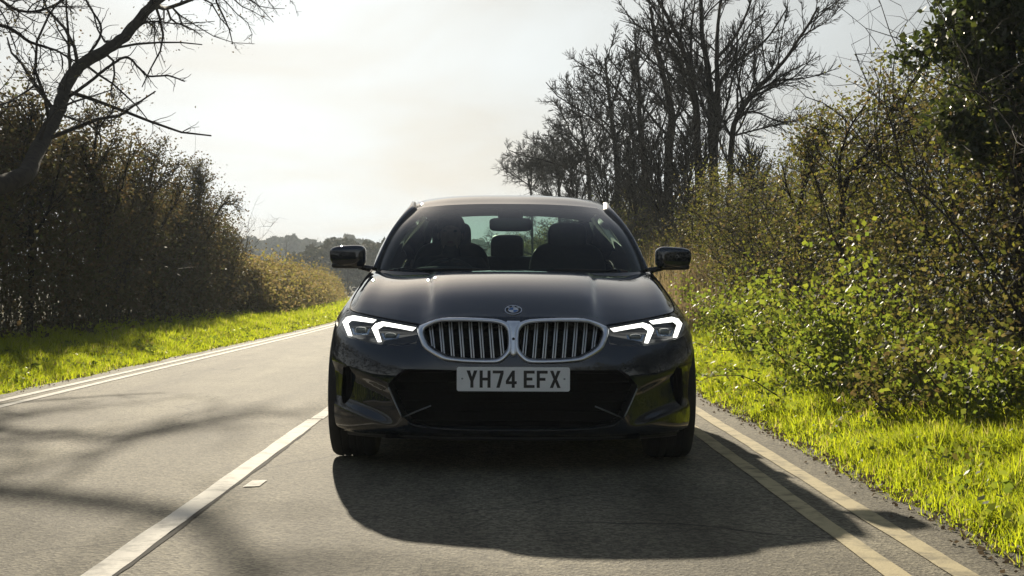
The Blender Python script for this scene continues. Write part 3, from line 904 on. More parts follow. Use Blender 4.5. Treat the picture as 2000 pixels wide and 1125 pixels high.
# leaning twiggy shrubs in the right hedge, against the sky
kS = dict(tw=.003, kids=(11, 8, 6, 3), ratio=.55, spread=.62, up=.05, leafy=lm_olive, leaf_size=.045, leaf_n=2500, cat='shrub')
tree_px('hawthorn_shrub', 'arching twiggy hawthorn rising above the right hedge', [(1640, 470), (1650, 380), (1690, 300), (1740, 220), (1790, 150)], 14.5, .030, 121,
        extra=[([(1650, 400), (1640, 320), (1660, 250), (1700, 190)], .018, .006), ([(1650, 400), (1700, 330), (1770, 280), (1840, 210)], .018, .006)], **kS)
tree_px('hawthorn_shrub', 'smaller twiggy hawthorn between the leaning tree and the arching one', [(1560, 460), (1565, 400), (1580, 340), (1600, 290)], 17.5, .028, 122,
        extra=[([(1563, 420), (1540, 370), (1530, 320)], .016, .005), ([(1563, 420), (1610, 370), (1650, 300)], .016, .005)], **kS)
# ivy-clad tree at the right edge
def ivy_tree():
    y = 10.2
    b = W2(2010, 700, y); b = (b[0], y, float(ground_z(b[0], y)))
    tr = [b, W2(1995, 300, y), W2(1975, 130, y + .1), W2(1960, -40, y + .2), W2(1950, -160, y + .2)]
    root = grow_tree('ivy_tree', 'dark ivy-covered tree at the right edge of the photo', b, rel(tr, b), .075, 131, kids=(10, 6, 5, 3), ratio=.42, spread=.85, up=.05)
    rg = np.random.default_rng(132)
    n = 15000; nc_ = 90
    t = rg.uniform(0, 1, nc_)
    pyc = 330 - 480 * t; pxc = 1990 - 45 * t + rg.normal(0, 62 + 26 * np.sin(t * 3), nc_); yc = y + rg.normal(0, .35, nc_)
    C = np.stack([(pxc - 972) * yc / FPX, yc, CAM_H - (pyc - 560) * yc / FPX], 1) - np.array(b)
    i = rg.integers(0, nc_, n)
    P = C[i] + rg.normal(0, .075, (n, 3)) * rg.uniform(.5, 1.5, nc_)[i][:, None]
    V, F = leaves(P, .052, rg, aspect=.85, droop=.3)
    o = npmesh('foliage', V, F, lm_ivy, root); o['kind'] = 'stuff'
ivy_tree()

# ---- the overhanging tree on the left
def left_tree():
    y = 16.0
    b = W2(-330, 700, y); b = (b[0], y, float(ground_z(b[0], y)) - .05)
    def path(pp, dy=0.0, y0=y): return rel([W2(p[0], p[1], y0 + dy * i) for i, p in enumerate(pp)], b)
    trunk = [(0, 0, 0)] + path([(-320, 560), (-290, 440), (-240, 300), (-200, 150), (-190, -30), (-170, -200)])
    def p3(pp): return rel([W2(p[0], p[1], p[2]) for p in pp], b)
    ex = [(p3([(-290, 440, 16.0), (-170, 405, 16.3), (-60, 376, 16.8), (10, 356, 17.4), (52, 337, 18.2), (78, 290, 19.3), (100, 245, 20.2), (122, 200, 20.9), (134, 158, 21.4), (165, 122, 21.7), (215, 92, 22), (262, 52, 22.5), (302, 4, 23), (360, -32, 23.4), (420, -55, 23.8), (500, -88, 24.4), (532, -150, 24.6), (560, -260, 25)]), .125, .050),
          (p3([(124, 195, 21.1), (150, 178, 21.0), (185, 152, 20.9), (215, 128, 20.9), (248, 110, 20.8), (272, 130, 20.7), (292, 147, 20.6), (330, 146, 20.5), (362, 157, 20.4)]), .026, .009),
          (p3([(-200, 150, 16.1), (-120, 70, 17), (0, 48, 18), (60, 80, 18.6), (110, 97, 18.5), (155, 122, 18.4)]), .034, .008),
          (p3([(-190, -30, 16.1), (-60, -40, 18), (40, 20, 20.4), (110, 8, 20.6), (160, -30, 21)]), .028, .009),
          (p3([(-240, 300, 16.1), (-100, 215, 17.5), (0, 203, 18.8), (40, 185, 20), (70, 160, 20.2), (60, 110, 20.4)]), .022, .007),
          (p3([(160, 125, 21.7), (200, 60, 22), (170, 0, 22.4), (150, -60, 22.8)]), .022, .007),
          (p3([(262, 52, 22.5), (300, 40, 22.6), (350, 45, 22.5), (420, 40, 22.4)]), .016, .005),
          ([tuple(np.array(q) - np.array(b)) for q in (W2(302, 4, 23), (-5.45, 25.3, 5.4), (-5.73, 27.5, 5.8), (-4.9, 27.9, 6.2), (-4.86, 30.5, 6.7), (-4.3, 32.9, 7.1))], .045, .016),
          (p3([(-170, -200, 16.2), (0, -170, 18), (180, -160, 20.6), (330, -190, 21)]), .05, .015)]
    grow_tree('overhanging_tree', 'bare tree with thick curved limb overhanging the road at upper left', b, trunk, .20, 141, extra=ex,
              tw=.0032, kids=(26, 13, 9, 5), ratio=.26, spread=.80, up=-.05, wander=.50, leafy=lm_dark, leaf_size=.04, leaf_n=1500)
left_tree()
# twiggy crowns standing over the left hedge
kL = dict(tw=.004, kids=(15, 10, 7, 4), ratio=.55, spread=.7, up=.05, leafy=lm_dark, leaf_size=.055, leaf_n=4500, cat='shrub')
for k, (px, y, top, lb) in enumerate([(60, 21.5, 205, 'twiggy thorn shrub at the near end of the left hedge'), (190, 25, 215, 'highest twiggy thorn shrub of the left hedge, under the limb'), (300, 29.5, 285, 'thorn shrub in the middle of the left hedge where its top slopes down'), (395, 35.5, 330, 'last thorn shrub at the far end of the left hedge')]):
    tree_px('thorn_shrub', lb, [(px, 560), (px + 3, 450), (px - 6, (450 + top) / 2), (px + 4, top + 15)], y, .05, 150 + k, extra=[([(px, 470), (px + 40, 400), (px + 70, top + 60)], .03, .008), ([(px, 470), (px - 45, 390), (px - 60, top + 50)], .03, .008)], **kL)

# ---- distance
for k, (px, base_y, y, h, lb) in enumerate([(482, 560, 125, 4.6, 'lone bare tree in the field beyond the low hedge'), (610, 560, 190, 6.2, 'bare roadside tree in the misty middle distance beside the mirror'), (680, 560, 170, 5.4, 'bare tree just left of the windscreen pillar in the mist'), (735, 560, 210, 6.5, 'farther bare tree hidden partly by the windscreen pillar'), (560, 560, 260, 8.0, 'tall thin bare tree rising from the far wood')]):
    x = (px - 972) * y / FPX
    b = (x, y, float(ground_z(x - float(bend(y)), y)) - .1)
    grow_tree('far_tree', lb, b, [(0, 0, 0), (.05, 0, h * .35), (-.1, .1, h * .7), (.1, 0, h)], .14, 170 + k, kids=(14, 8, 5, 2), levels=3, ratio=.60, spread=.6, up=.1, first=.2)
def wood(name, label, items, seed, n, sz):
    rg = np.random.default_rng(seed)
    Vs, Fs, b = [], [], 0
    for px0, px1, y, hpx in items:
        px = rg.uniform(px0, px1, n)
        # ragged tops: tree-shaped columns
        top = np.interp(px, *hpx) + 6 * np.sin(px * .055 + seed) + 3.5 * np.sin(px * .17 + 2) + 1.5 * np.sin(px * .5) + rg.normal(0, 1.5, n)
        d = y * rg.uniform(.93, 1.15, n)
        gz = ground_z((px - 972) * d / FPX - bend(d), d)
        zt = CAM_H - (top - 560) * d / FPX
        z = gz + (zt - gz) * rg.uniform(0, 1, n) ** .7
        P = np.stack([(px - 972) * d / FPX, d, z], 1)
        V, F = leaves(P, sz * y / 200, rg, up=.0, aspect=.9)
        Vs.append(V); Fs.append(F + b); b += len(V)
    o = npmesh(name, np.concatenate(Vs), np.concatenate(Fs), lm_far)
    tag(o, label, 'wood', kind='stuff')
wood('treeline', 'pale misty wood on the horizon left of the car', [(380, 1100, 420, ([380, 500, 560, 640, 760, 1100], [470, 462, 468, 466, 470, 470]))], 181, 26000, .8)
wood('treeline', 'darker belt of scrub and trees in front of the misty wood', [(560, 800, 190, ([560, 600, 640, 700, 800], [505, 478, 472, 468, 470]))], 182, 9000, .5)

# ---- air
hz = bpy.data.materials.new('haze'); hz.use_nodes = True
nt = hz.node_tree
for n in list(nt.nodes): nt.nodes.remove(n)
ho = nt.nodes.new('ShaderNodeOutputMaterial'); hv = nt.nodes.new('ShaderNodeVolumePrincipled')
hv.inputs['Color'].default_value = (.84, .93, 1.0, 1); hv.inputs['Density'].default_value = HAZE; hv.inputs['Anisotropy'].default_value = 0.0
nt.links.new(hv.outputs[0], ho.inputs['Volume'])
hx0, hx1, hy0, hy1, hz0, hz1 = -700, 700, -420, 1700, -3, 16
hb = mesh('haze', [(hx0, hy0, hz0), (hx1, hy0, hz0), (hx1, hy1, hz0), (hx0, hy1, hz0), (hx0, hy0, hz1), (hx1, hy0, hz1), (hx1, hy1, hz1), (hx0, hy1, hz1)],
          [(3, 2, 1, 0), (4, 5, 6, 7), (0, 1, 5, 4), (1, 2, 6, 5), (2, 3, 7, 6), (3, 0, 4, 7)], hz, smooth=False)
tag(hb, 'thin pale haze in the air over the whole place', 'haze', kind='stuff')
# ================================================================== the car
CAR_LOC = (0.07, 7.2, 0.0)
DCAM = 7.2
paint = pmat('dark_paint', (0.005, 0.011, 0.023), (0.0045, 0.010, 0.021), scale=900, rough=0.5, metallic=0.0, coat=1.0, coat_rough=0.006, spec=0.0, rough2=0.55)
paint.node_tree.nodes['Principled BSDF'].inputs['Coat IOR'].default_value = 1.8
black_plastic = pmat('black_plastic', (0.012, 0.012, 0.012), (0.017, 0.017, 0.017), scale=300, rough=0.55, bump=0.1, bump_scale=700)
gloss_black = pmat('gloss_black', (0.006, 0.006, 0.007), (0.008, 0.008, 0.009), scale=60, rough=0.09)
void_black = pmat('void_black', (0.006, 0.006, 0.006), (0.009, 0.009, 0.009), scale=60, rough=0.85, spec=0.1)
satin_metal = pmat('satin_metal', (0.93, 0.95, 0.98), (0.88, 0.90, 0.94), scale=120, rough=0.34, metallic=1.0)
slat_metal = pmat('slat_metal', (0.78, 0.77, 0.75), (0.70, 0.69, 0.68), scale=120, rough=0.28, metallic=1.0)
dark_trim = pmat('dark_trim', (0.22, 0.24, 0.25), (0.18, 0.19, 0.20), scale=120, rough=0.3, metallic=0.9)
rubber = pmat('tyre_rubber', (0.014, 0.014, 0.014), (0.022, 0.021, 0.02), scale=60, rough=0.8, bump=0.15, bump_scale=300)
rim_metal = pmat('rim_metal', (0.33, 0.33, 0.34), (0.28, 0.28, 0.29), scale=80, rough=0.3, metallic=1.0)
cabin_dark = pmat('cabin_dark', (0.012, 0.012, 0.013), (0.018, 0.018, 0.018), scale=150, rough=0.7, bump=0.1, bump_scale=500)
leather = pmat('seat_leather', (0.010, 0.010, 0.011), (0.016, 0.015, 0.015), scale=40, rough=0.5, bump=0.15, bump_scale=260)
headlining = pmat('headlining', (0.03, 0.03, 0.03), (0.038, 0.037, 0.036), scale=200, rough=0.9)
wind_glass = glassmat('windscreen_glass', (0.58, 0.72, 0.67), boost=0.35)
side_glass_m = glassmat('side_glass', (0.07, 0.09, 0.085))
rear_glass_m = glassmat('rear_glass', (0.72, 0.84, 0.76))
lamp_glass = glassmat('lamp_glass', (0.93, 0.95, 0.95), boost=0.8)
drl_m = pmat('running_light', (0.9, 0.9, 0.88), scale=30, rough=0.3, emit=(1.0, 0.975, 0.90), emit_str=1.6)
lamp_inner = pmat('lamp_inner', (0.013, 0.014, 0.014), (0.02, 0.02, 0.02), scale=60, rough=0.3, metallic=0.3)
lamp_bracket_m = pmat('lamp_bracket', (0.45, 0.53, 0.62), (0.40, 0.47, 0.56), scale=60, rough=0.2, metallic=0.9)
lens_m = pmat('projector_lens', (0.05, 0.055, 0.04), (0.08, 0.085, 0.05), scale=40, rough=0.06, coat=1.0, spec=0.8)
plate_white = pmat('plate_white', (0.88, 0.90, 0.91), (0.83, 0.85, 0.86), scale=18, rough=0.35, spec=0.4)
plate_black = pmat('plate_black', (0.012, 0.013, 0.015), (0.016, 0.016, 0.018), scale=60, rough=0.4)
badge_white = pmat('badge_white', (0.75, 0.77, 0.80), (0.7, 0.72, 0.75), scale=60, rough=0.2)
badge_blue = pmat('badge_blue', (0.03, 0.13, 0.36), (0.025, 0.11, 0.32), scale=60, rough=0.2)

car = empty('saloon_car', CAR_LOC)
car.rotation_euler = (0, R(.28), 0)
tag(car, 'dark blue-black saloon car driving towards us with its running lights on', 'car')

# ---- body band: control net, columns run front centre -> side -> rear centre, rows run bottom -> top
SID = [  # x, y, z of the widest row, column by column
 (0, .002, .47), (.20, .012, .47), (.36, .038, .47), (.47, .070, .47), (.58, .112, .47), (.68, .172, .475), (.77, .255, .48), (.842, .365, .49),
 (.892, .49, .50), (.918, .63, .52), (.930, .80, .54), (.925, 1.0, .56), (.915, 1.2, .57), (.908, 1.5, .58), (.905, 2.0, .60), (.905, 2.6, .61),
 (.907, 3.1, .62), (.917, 3.5, .63), (.917, 3.8, .64), (.900, 4.1, .64), (.855, 4.36, .63), (.755, 4.55, .62), (.55, 4.66, .61), (.28, 4.70, .60), (0, 4.712, .60)]
TOP = [
 (0, .098, .726), (.20, .106, .726), (.345, .135, .716), (.445, .178, .686), (.56, .240, .703), (.655, .318, .718), (.735, .405, .732), (.787, .495, .743),
 (.808, .59, .758), (.815, .70, .778), (.815, .84, .808), (.808, 1.0, .845), (.797, 1.2, .892), (.775, 1.5, .955), (.80, 2.0, .955), (.80, 2.6, .965),
 (.79, 3.1, .975), (.765, 3.5, .99), (.74, 3.8, 1.0), (.72, 4.1, 1.005), (.695, 4.35, 1.00), (.615, 4.50, .99), (.45, 4.58, .99), (.24, 4.615, .995), (0, 4.63, 1.0)]
SID = np.array(SID); TOP = np.array(TOP)
nc = len(SID)
rows = []
for t, tuck, zb in ((0, .075, .165), (0, .022, .195), (0, .004, .28), (0, 0.0, .37)):
    P = SID.copy()
    # pull towards the middle of the car (front: rearwards, side: inwards)
    fr = np.clip(1 - SID[:, 1] / .55, 0, 1); rr = np.clip((SID[:, 1] - 4.1) / .5, 0, 1); sd = 1 - np.maximum(fr, rr)
    P[:, 1] += tuck * (fr - rr)
    P[:, 0] -= tuck * .55 * (1 - fr) * (SID[:, 0] > .1)
    P[:, 2] = zb
    rows.append(P)
rows.append(SID.copy())
for t in (.28, .54, .80, 1.0):
    P = SID.copy()
    fr = np.clip(1 - (SID[:, 1] - .05) / .55, 0, 1)
    ex = 2.5 * (1 - fr) + 1.45 * fr
    g = t ** ex
    P[:, :2] += (TOP[:, :2] - SID[:, :2]) * g[:, None]
    P[:, 2] += (TOP[:, 2] - SID[:, 2]) * t
    rows.append(P)
NET = np.array(rows)                                 # 9, 25, 3
G = crv(NET, 10, True, True, axis=1)
G = crv(G, 8, axis=0)

def to_px(P):
    d = DCAM + P[..., 1]
    return P[..., 0] * FPX / d, 560 - (P[..., 2] - CAM_H) * FPX / d

def seg_side(h, py, a, b):
    """signed distance to the line a-b, positive below it"""
    ax, ay = a; bx, by = b
    L_ = math.hypot(bx - ax, by - ay)
    return ((bx - ax) * (py - ay) - (by - ay) * (h - ax)) / L_

h_, p_ = to_px(G)
def sst(x, a, b):
    t = np.clip((x - a) / (b - a), 0, 1); return t * t * (3 - 2 * t)
front_m = (G[..., 1] < .75)
# folded planes of the bumper corner: the cheek below the upper crease steps back, the lower wedge comes forward again
d1 = seg_side(h_, p_, (230, 762), (360, 698)); d1 = np.where((p_ > 690), d1, -50)
d2 = seg_side(h_, p_, (215, 826), (335, 778))
low = sst(d1, -2, 16) * sst(h_, 215, 275)
wedge = sst(d2, -4, 16)
push = .026 * low * (1 - wedge)
G[..., 1] += np.where(front_m, push * sst(372 - h_, 0, 55), 0)
G[..., 0] -= np.where(front_m, push * .25, 0)

def full_grid(G):
    L = G[:, ::-1].copy(); L[..., 0] *= -1
    # closed ring: drop duplicate columns at both centres
    ring = np.concatenate([G, L[:, 1:-1]], 1)
    r, c = ring.shape[:2]
    idx = np.arange(r * c).reshape(r, c)
    a = idx[:-1]; b = idx[1:]
    F = np.stack([a, np.roll(a, -1, 1), np.roll(b, -1, 1), b], -1).reshape(-1, 4)
    return ring.reshape(-1, 3), F
BV, BF = full_grid(G)
bvh = BVHTree.FromPolygons([tuple(v) for v in BV.tolist()], BF.tolist())
EYE = Vector((0, -DCAM, CAM_H))

def hit(h, py, tree=None, default_y=0.1):
    d = Vector((h, FPX, -(py - 560.0))).normalized()
    loc, nor, i, dist = (tree or bvh).ray_cast(EYE, d)
    if tree is None and (loc is None or loc.y > .95):
        for k in range(1, 25):
            d = Vector((h * (1 - .0012 * k), FPX, -(py + .5 * k - 560.0))).normalized()
            loc, nor, i, dist = bvh.ray_cast(EYE, d)
            if loc is not None and loc.y < .95: break
        else:
            loc = None
    if loc is None:
        k = (default_y + DCAM) / FPX
        return Vector((h * k, default_y, CAM_H - (py - 560) * k)), Vector((0, -1, 0))
    if nor.y > 0: nor = -nor
    return loc, nor

def frame_y(h, py):
    return hit(h, py)[0]

bm = bmesh.new()
vs = [bm.verts.new(v) for v in BV.tolist()]
for f in BF.tolist():
    bm.faces.new([vs[i] for i in f])
bm.verts.ensure_lookup_table()

def cut(bm, poly, ax, pred, keep=None):
    """imprint a polygon (along the third axis) into the shell and take the faces inside it away"""
    a0, a1 = ax
    P = np.array(poly); lo = P.min(0) - .03; hi = P.max(0) + .03
    n = len(poly)
    for i in range(n):
        p = poly[i]; q = poly[(i + 1) % n]
        e = (q[0] - p[0], q[1] - p[1])
        ln = math.hypot(*e)
        if ln < 1e-6: continue
        no = [0, 0, 0]; no[a0] = e[1] / ln; no[a1] = -e[0] / ln
        co = [0, 0, 0]; co[a0] = p[0]; co[a1] = p[1]
        mx = ((min(p[0], q[0]) - .03, min(p[1], q[1]) - .03), (max(p[0], q[0]) + .03, max(p[1], q[1]) + .03))
        fs = [f for f in bm.faces if pred(f.calc_center_median()) and any(mx[0][0] < v.co[a0] < mx[1][0] and mx[0][1] < v.co[a1] < mx[1][1] for v in f.verts)]
        if not fs: continue
        geom = list({e_ for f in fs for e_ in f.edges}) + fs + list({v for f in fs for v in f.verts})
        bmesh.ops.bisect_plane(bm, geom=geom, dist=1e-5, plane_co=co, plane_no=no)
    cand = [f for f in bm.faces if pred(f.calc_center_median())]
    cs = np.array([f.calc_center_median()[:] for f in cand])
    ins = inpoly(cs[:, a0], cs[:, a1], poly)
    sel = [f for f, k in zip(cand, ins) if k]
    out = None
    if keep:
        vid = {}; V = []; F = []
        for f in sel:
            idx = []
            for v in f.verts:
                if v not in vid:
                    vid[v] = len(V); V.append(v.co[:])
                idx.append(vid[v])
            F.append(idx)
        out = (V, F)
    bmesh.ops.delete(bm, geom=sel, context='FACES')
    return out

def xz(pxpoly, sgn=1):
    out = []
    for h, py in pxpoly:
        p = hit(h, py)[0]
        out.append((p.x * sgn, p.z))
    return out

def chaikin(P, n=3):
    P = np.array(P, float)
    for k in (.13, .25, .25)[:n]:
        Q = np.roll(P, -1, 0)
        P = np.stack([P * (1 - k) + Q * k, P * k + Q * (1 - k)], 1).reshape(-1, 2)
    return P
frontp = lambda c: c.y < .80 and c.z > .19
KID_OUT = chaikin([(4.5, 660), (6, 636), (13, 626), (30, 620.5), (95, 617.8), (152, 618.8), (186, 635), (187.5, 648), (176, 679), (137, 702), (95, 706), (25, 707.5), (5, 687)])
KID_IN = np.array([92, 662]) + np.array([.985, .975]) * (-np.array([92, 662]) + chaikin([(9, 660), (11, 641), (20, 631.5), (42, 627), (95, 625.2), (146, 626), (174.5, 640), (176, 649), (166, 675), (131, 695), (95, 699), (29, 700), (10, 681)]))
LAMP = smooth_poly([(343, 622), (330, 613), (311, 610), (266, 620.5), (225, 628), (190, 634.5), (188.5, 645), (187, 667), (205, 671), (241, 673), (290, 666), (325, 656), (340, 644)], 3)
INTAKE_R = [(0, 722), (150, 720), (211, 719), (226, 730), (244, 750), (238, 762), (216, 812), (196, 827), (150, 834), (0, 836)]
VENT = [(331, 716), (321, 713), (315, 722), (313, 765), (318, 778), (330, 790), (334, 770)]
lamp_cover = {}
for sgn in (1, -1):
    side = (lambda c: frontp(c) and c.x > -.01) if sgn > 0 else (lambda c: frontp(c) and c.x < .01)
    cut(bm, xz(KID_IN, sgn), (0, 2), side)
    lamp_cover[sgn] = cut(bm, xz(LAMP, sgn), (0, 2), side, keep=True)
    cut(bm, xz(VENT, sgn), (0, 2), side)
ik = xz(INTAKE_R)
cut(bm, ik[::-1][:-1] + [ik[0]] + [(-x, z) for x, z in ik][1:-1] if False else [(x, z) for x, z in ik] + [(-x, z) for x, z in ik[::-1][1:-1]], (0, 2), frontp)
# wheel arches
WHEELS_Y = (0.79, 3.64); ARCH_R = 0.368; AXLE_Z = 0.333
for wy in WHEELS_Y:
    circ = [(wy + ARCH_R * math.cos(a), AXLE_Z + ARCH_R * math.sin(a)) for a in np.linspace(-.75, math.pi + .75, 30)]
    circ = [(wy + ARCH_R * 1.0, .10)] + circ[3:-3] + [(wy - ARCH_R * 1.0, .10)]
    for sgn in (1, -1):
        cut(bm, circ, (1, 2), (lambda c: c.x * sgn > .6 and abs(c.y - wy) < .6))
bmesh.ops.recalc_face_normals(bm, faces=bm.faces)
body = bm_obj('body_shell', bm, paint, car)
body['label'] = 'dark painted body shell with bumpers and wings'

# ---- bonnet
def crs(P, n, **k): return crv(np.array(P, float), n, **k)
hood_cols = []
rear = [(0, 1.30, .936), (.14, 1.305, .936), (.28, 1.32, .935), (.40, 1.345, .932), (.52, 1.375, .930), (.62, 1.41, .934), (.71, 1.46, .945), (.775, 1.50, .955)]
K = 9
top_d = crv(TOP[7:14], 8)                              # outer edge = wing shut line
cl = np.concatenate([[0], np.cumsum(np.linalg.norm(np.diff(top_d, axis=0), axis=1))]); cl /= cl[-1]
for i in range(8):
    f = TOP[i]; r_ = np.array(rear[i])
    u = i / 7
    col = []
    for k in range(K):
        t = (k / (K - 1)) ** 1.35
        if i == 7:
            p = np.array([np.interp(t, cl, top_d[:, a]) for a in range(3)])
        else:
            p = f + (r_ - f) * t
            ex = 3.1 - 1.3 * u ** 2
            p[2] = f[2] + (r_[2] - f[2]) * (1 - (1 - t) ** ex)
            if k == 0:
                pass
            # side edge curves outwards more than a straight line does
            q = np.array([np.interp(t, cl, top_d[:, a]) for a in range(3)])
            w = u ** 3
            lin = TOP[7] + (np.array(rear[7]) - TOP[7]) * t
            p[0] += (q[0] - lin[0]) * w
            p[2] += .010 * math.sin(math.pi * t) * (1 - u)
        col.append(p)
    hood_cols.append(col)
HN = np.array(hood_cols).transpose(1, 0, 2)            # K rows, 8 cols
HG = crv(HN, 9, True, False, axis=1)
HG = crv(HG, 7, axis=0)
nr, ncl = HG.shape[:2]
tt = np.linspace(0, 1, nr)[:, None]
xc = .375 + .055 * tt                                  # raised centre between two creases
HG[..., 2] += (.013 * (1 - sst(np.abs(HG[..., 0]), xc - .010, xc + .016)) * sst(tt, .03, .3))
xe = .055 + .60 * tt
HG[..., 2] -= .004 * np.exp(-((np.abs(HG[..., 0]) - (.60 + .03 * tt)) / .10) ** 2) * sst(tt, .1, .6)
hood = mirror_grid_mesh('bonnet', HG, paint, car)
Lg = HG[:, ::-1].copy(); Lg[..., 0] *= -1
fullH = np.concatenate([Lg[:, :-1], HG], 1)
hood_bvh = BVHTree.FromPolygons([tuple(v) for v in fullH.reshape(-1, 3).tolist()], gridfaces(nr, 2 * ncl - 1).tolist())
# shut lines between bonnet and wings
for sgn in (1, -1):
    sl = crv(TOP[3:14], 4).copy(); sl[:, 0] *= sgn; sl[:, 2] += .0005
    tube_obj('panel_gap', sl, .0032, void_black, car, sides=6, n=1)

# ---- cowl, glass, roof
WB = crs([(0, 1.37, .945), (.26, 1.40, .945), (.52, 1.50, .948), (.70, 1.62, .957), (.755, 1.69, .965)], 6, mir0=True)
WT = crs([(0, 2.12, 1.362), (.20, 2.135, 1.361), (.39, 2.18, 1.355), (.52, 2.25, 1.345), (.566, 2.29, 1.338)], 6, mir0=True)
W = []
for t in np.linspace(0, 1, 14):
    p = WB * (1 - t) + WT * t
    b = math.sin(math.pi * t)
    p = p.copy(); p[:, 1] -= .030 * b; p[:, 2] += .034 * b
    p[:, 0] += .012 * b * (np.linspace(0, 1, len(WB)) ** 2)
    W.append(p)
W = np.array(W)
windscreen = mirror_grid_mesh('windscreen', W, wind_glass, car)
hr = HG[-1]                                            # bonnet rear edge -> windscreen foot
hr_s = np.stack([np.interp(np.linspace(0, 1, len(WB)), np.linspace(0, 1, len(hr)), hr[:, a]) for a in range(3)], 1)
cow = []
for t in np.linspace(0, 1, 5):
    p = hr_s * (1 - t) + WB * t
    p = p.copy(); p[:, 2] -= .022 * math.sin(math.pi * min(1, t * 1.1)) + .002
    cow.append(p)
mirror_grid_mesh('cowl_panel', np.array(cow), gloss_black, car)
for x0, x1 in ((-.62, -.02), (-.05, .58)):
    tube_obj('wiper', [(x0, 1.50 + .12 * abs(x0), .957), ((x0 + x1) / 2, 1.42, .962), (x1, 1.395, .957)], .007, black_plastic, car, sides=6)
# roof
RT = crs([(0, 3.52, 1.385), (.18, 3.515, 1.383), (.34, 3.50, 1.374), (.46, 3.475, 1.358), (.525, 3.45, 1.345)], 6, mir0=True)
R1 = crs([(0, 2.40, 1.424), (.20, 2.405, 1.423), (.38, 2.43, 1.414), (.52, 2.47, 1.395), (.583, 2.50, 1.379)], 6, mir0=True)
R2 = crs([(0, 2.78, 1.449), (.20, 2.78, 1.448), (.38, 2.79, 1.440), (.53, 2.80, 1.422), (.598, 2.81, 1.402)], 6, mir0=True)
R3 = crs([(0, 3.15, 1.437), (.20, 3.15, 1.435), (.36, 3.15, 1.426), (.51, 3.15, 1.408), (.578, 3.15, 1.389)], 6, mir0=True)
roof_net = np.array([WT, R1, R2, R3, RT])
RG = crv(roof_net, 7, axis=0)
mirror_grid_mesh('roof', RG, paint, car)
lin_ = RG.copy(); lin_[..., 2] -= .03; lin_[..., 0] *= .985
mirror_grid_mesh('headlining', lin_, headlining, car)
# dark frit band round the windscreen
fr_pts = []
def strip(name, A, B, mat, mirror=True, off=(0, 0, 0)):
    for sgn in ((1, -1) if mirror else (1,)):
        P = np.stack([A, B]).copy() + np.array(off); P[..., 0] *= sgn
        npmesh(name, P.reshape(-1, 3), gridfaces(2, P.shape[1]), mat, car, smooth=True)
# A-pillar and roof rail: outer edge curve
AO = crs([(.792, 1.72, .955), (.765, 1.82, 1.03), (.722, 1.98, 1.155), (.660, 2.22, 1.292), (.618, 2.46, 1.368), (.618, 2.80, 1.396), (.598, 3.15, 1.383), (.560, 3.46, 1.335)], 8)
AI = np.concatenate([W[:, -1], RG[1:, -1]])
def resamp(P, n):
    c = np.concatenate([[0], np.cumsum(np.linalg.norm(np.diff(P, axis=0), axis=1))]); c /= c[-1]
    return np.stack([np.interp(np.linspace(0, 1, n), c, P[:, a]) for a in range(3)], 1)
ai = resamp(AI, 50); ao = resamp(AO, 50)
mid = (ai + ao) / 2; mid[:, 0] += .012; mid[:, 1] -= .010; mid[:, 2] += .012
for sgn in (1, -1):
    k = 30
    pin = ai * .55 + mid * .45; pin[:, 2] += .004; pin[:, 1] -= .004
    Pg = np.stack([ai, pin]); Pg[..., 0] *= sgn
    npmesh('pillar_seal', Pg.reshape(-1, 3), gridfaces(2, 50), black_plastic, car, smooth=True)
    Pg = crv(np.stack([pin, mid * .35 + pin * .65 + np.array([.002, -.002, .003]), mid, ao]), 4, axis=0); Pg[..., 0] *= sgn
    npmesh('pillar', Pg.reshape(-1, 3), gridfaces(Pg.shape[0], 50), paint, car, smooth=True)
    tr = ai.copy(); tr[:, 0] *= sgn
    tr2 = ai.copy(); tr2[:, 0] -= .05; tr2[:, 1] += .05; tr2[:, 2] -= .02; tr2[:, 0] *= sgn
    ao2 = ao.copy(); ao2[:, 0] -= .015; ao2[:, 1] += .03; ao2[:, 2] -= .02; ao2[:, 0] *= sgn
    Pg = np.stack([tr, tr2, ao2])
    npmesh('pillar_lining', Pg.reshape(-1, 3), gridfaces(3, 50), headlining, car, smooth=True)
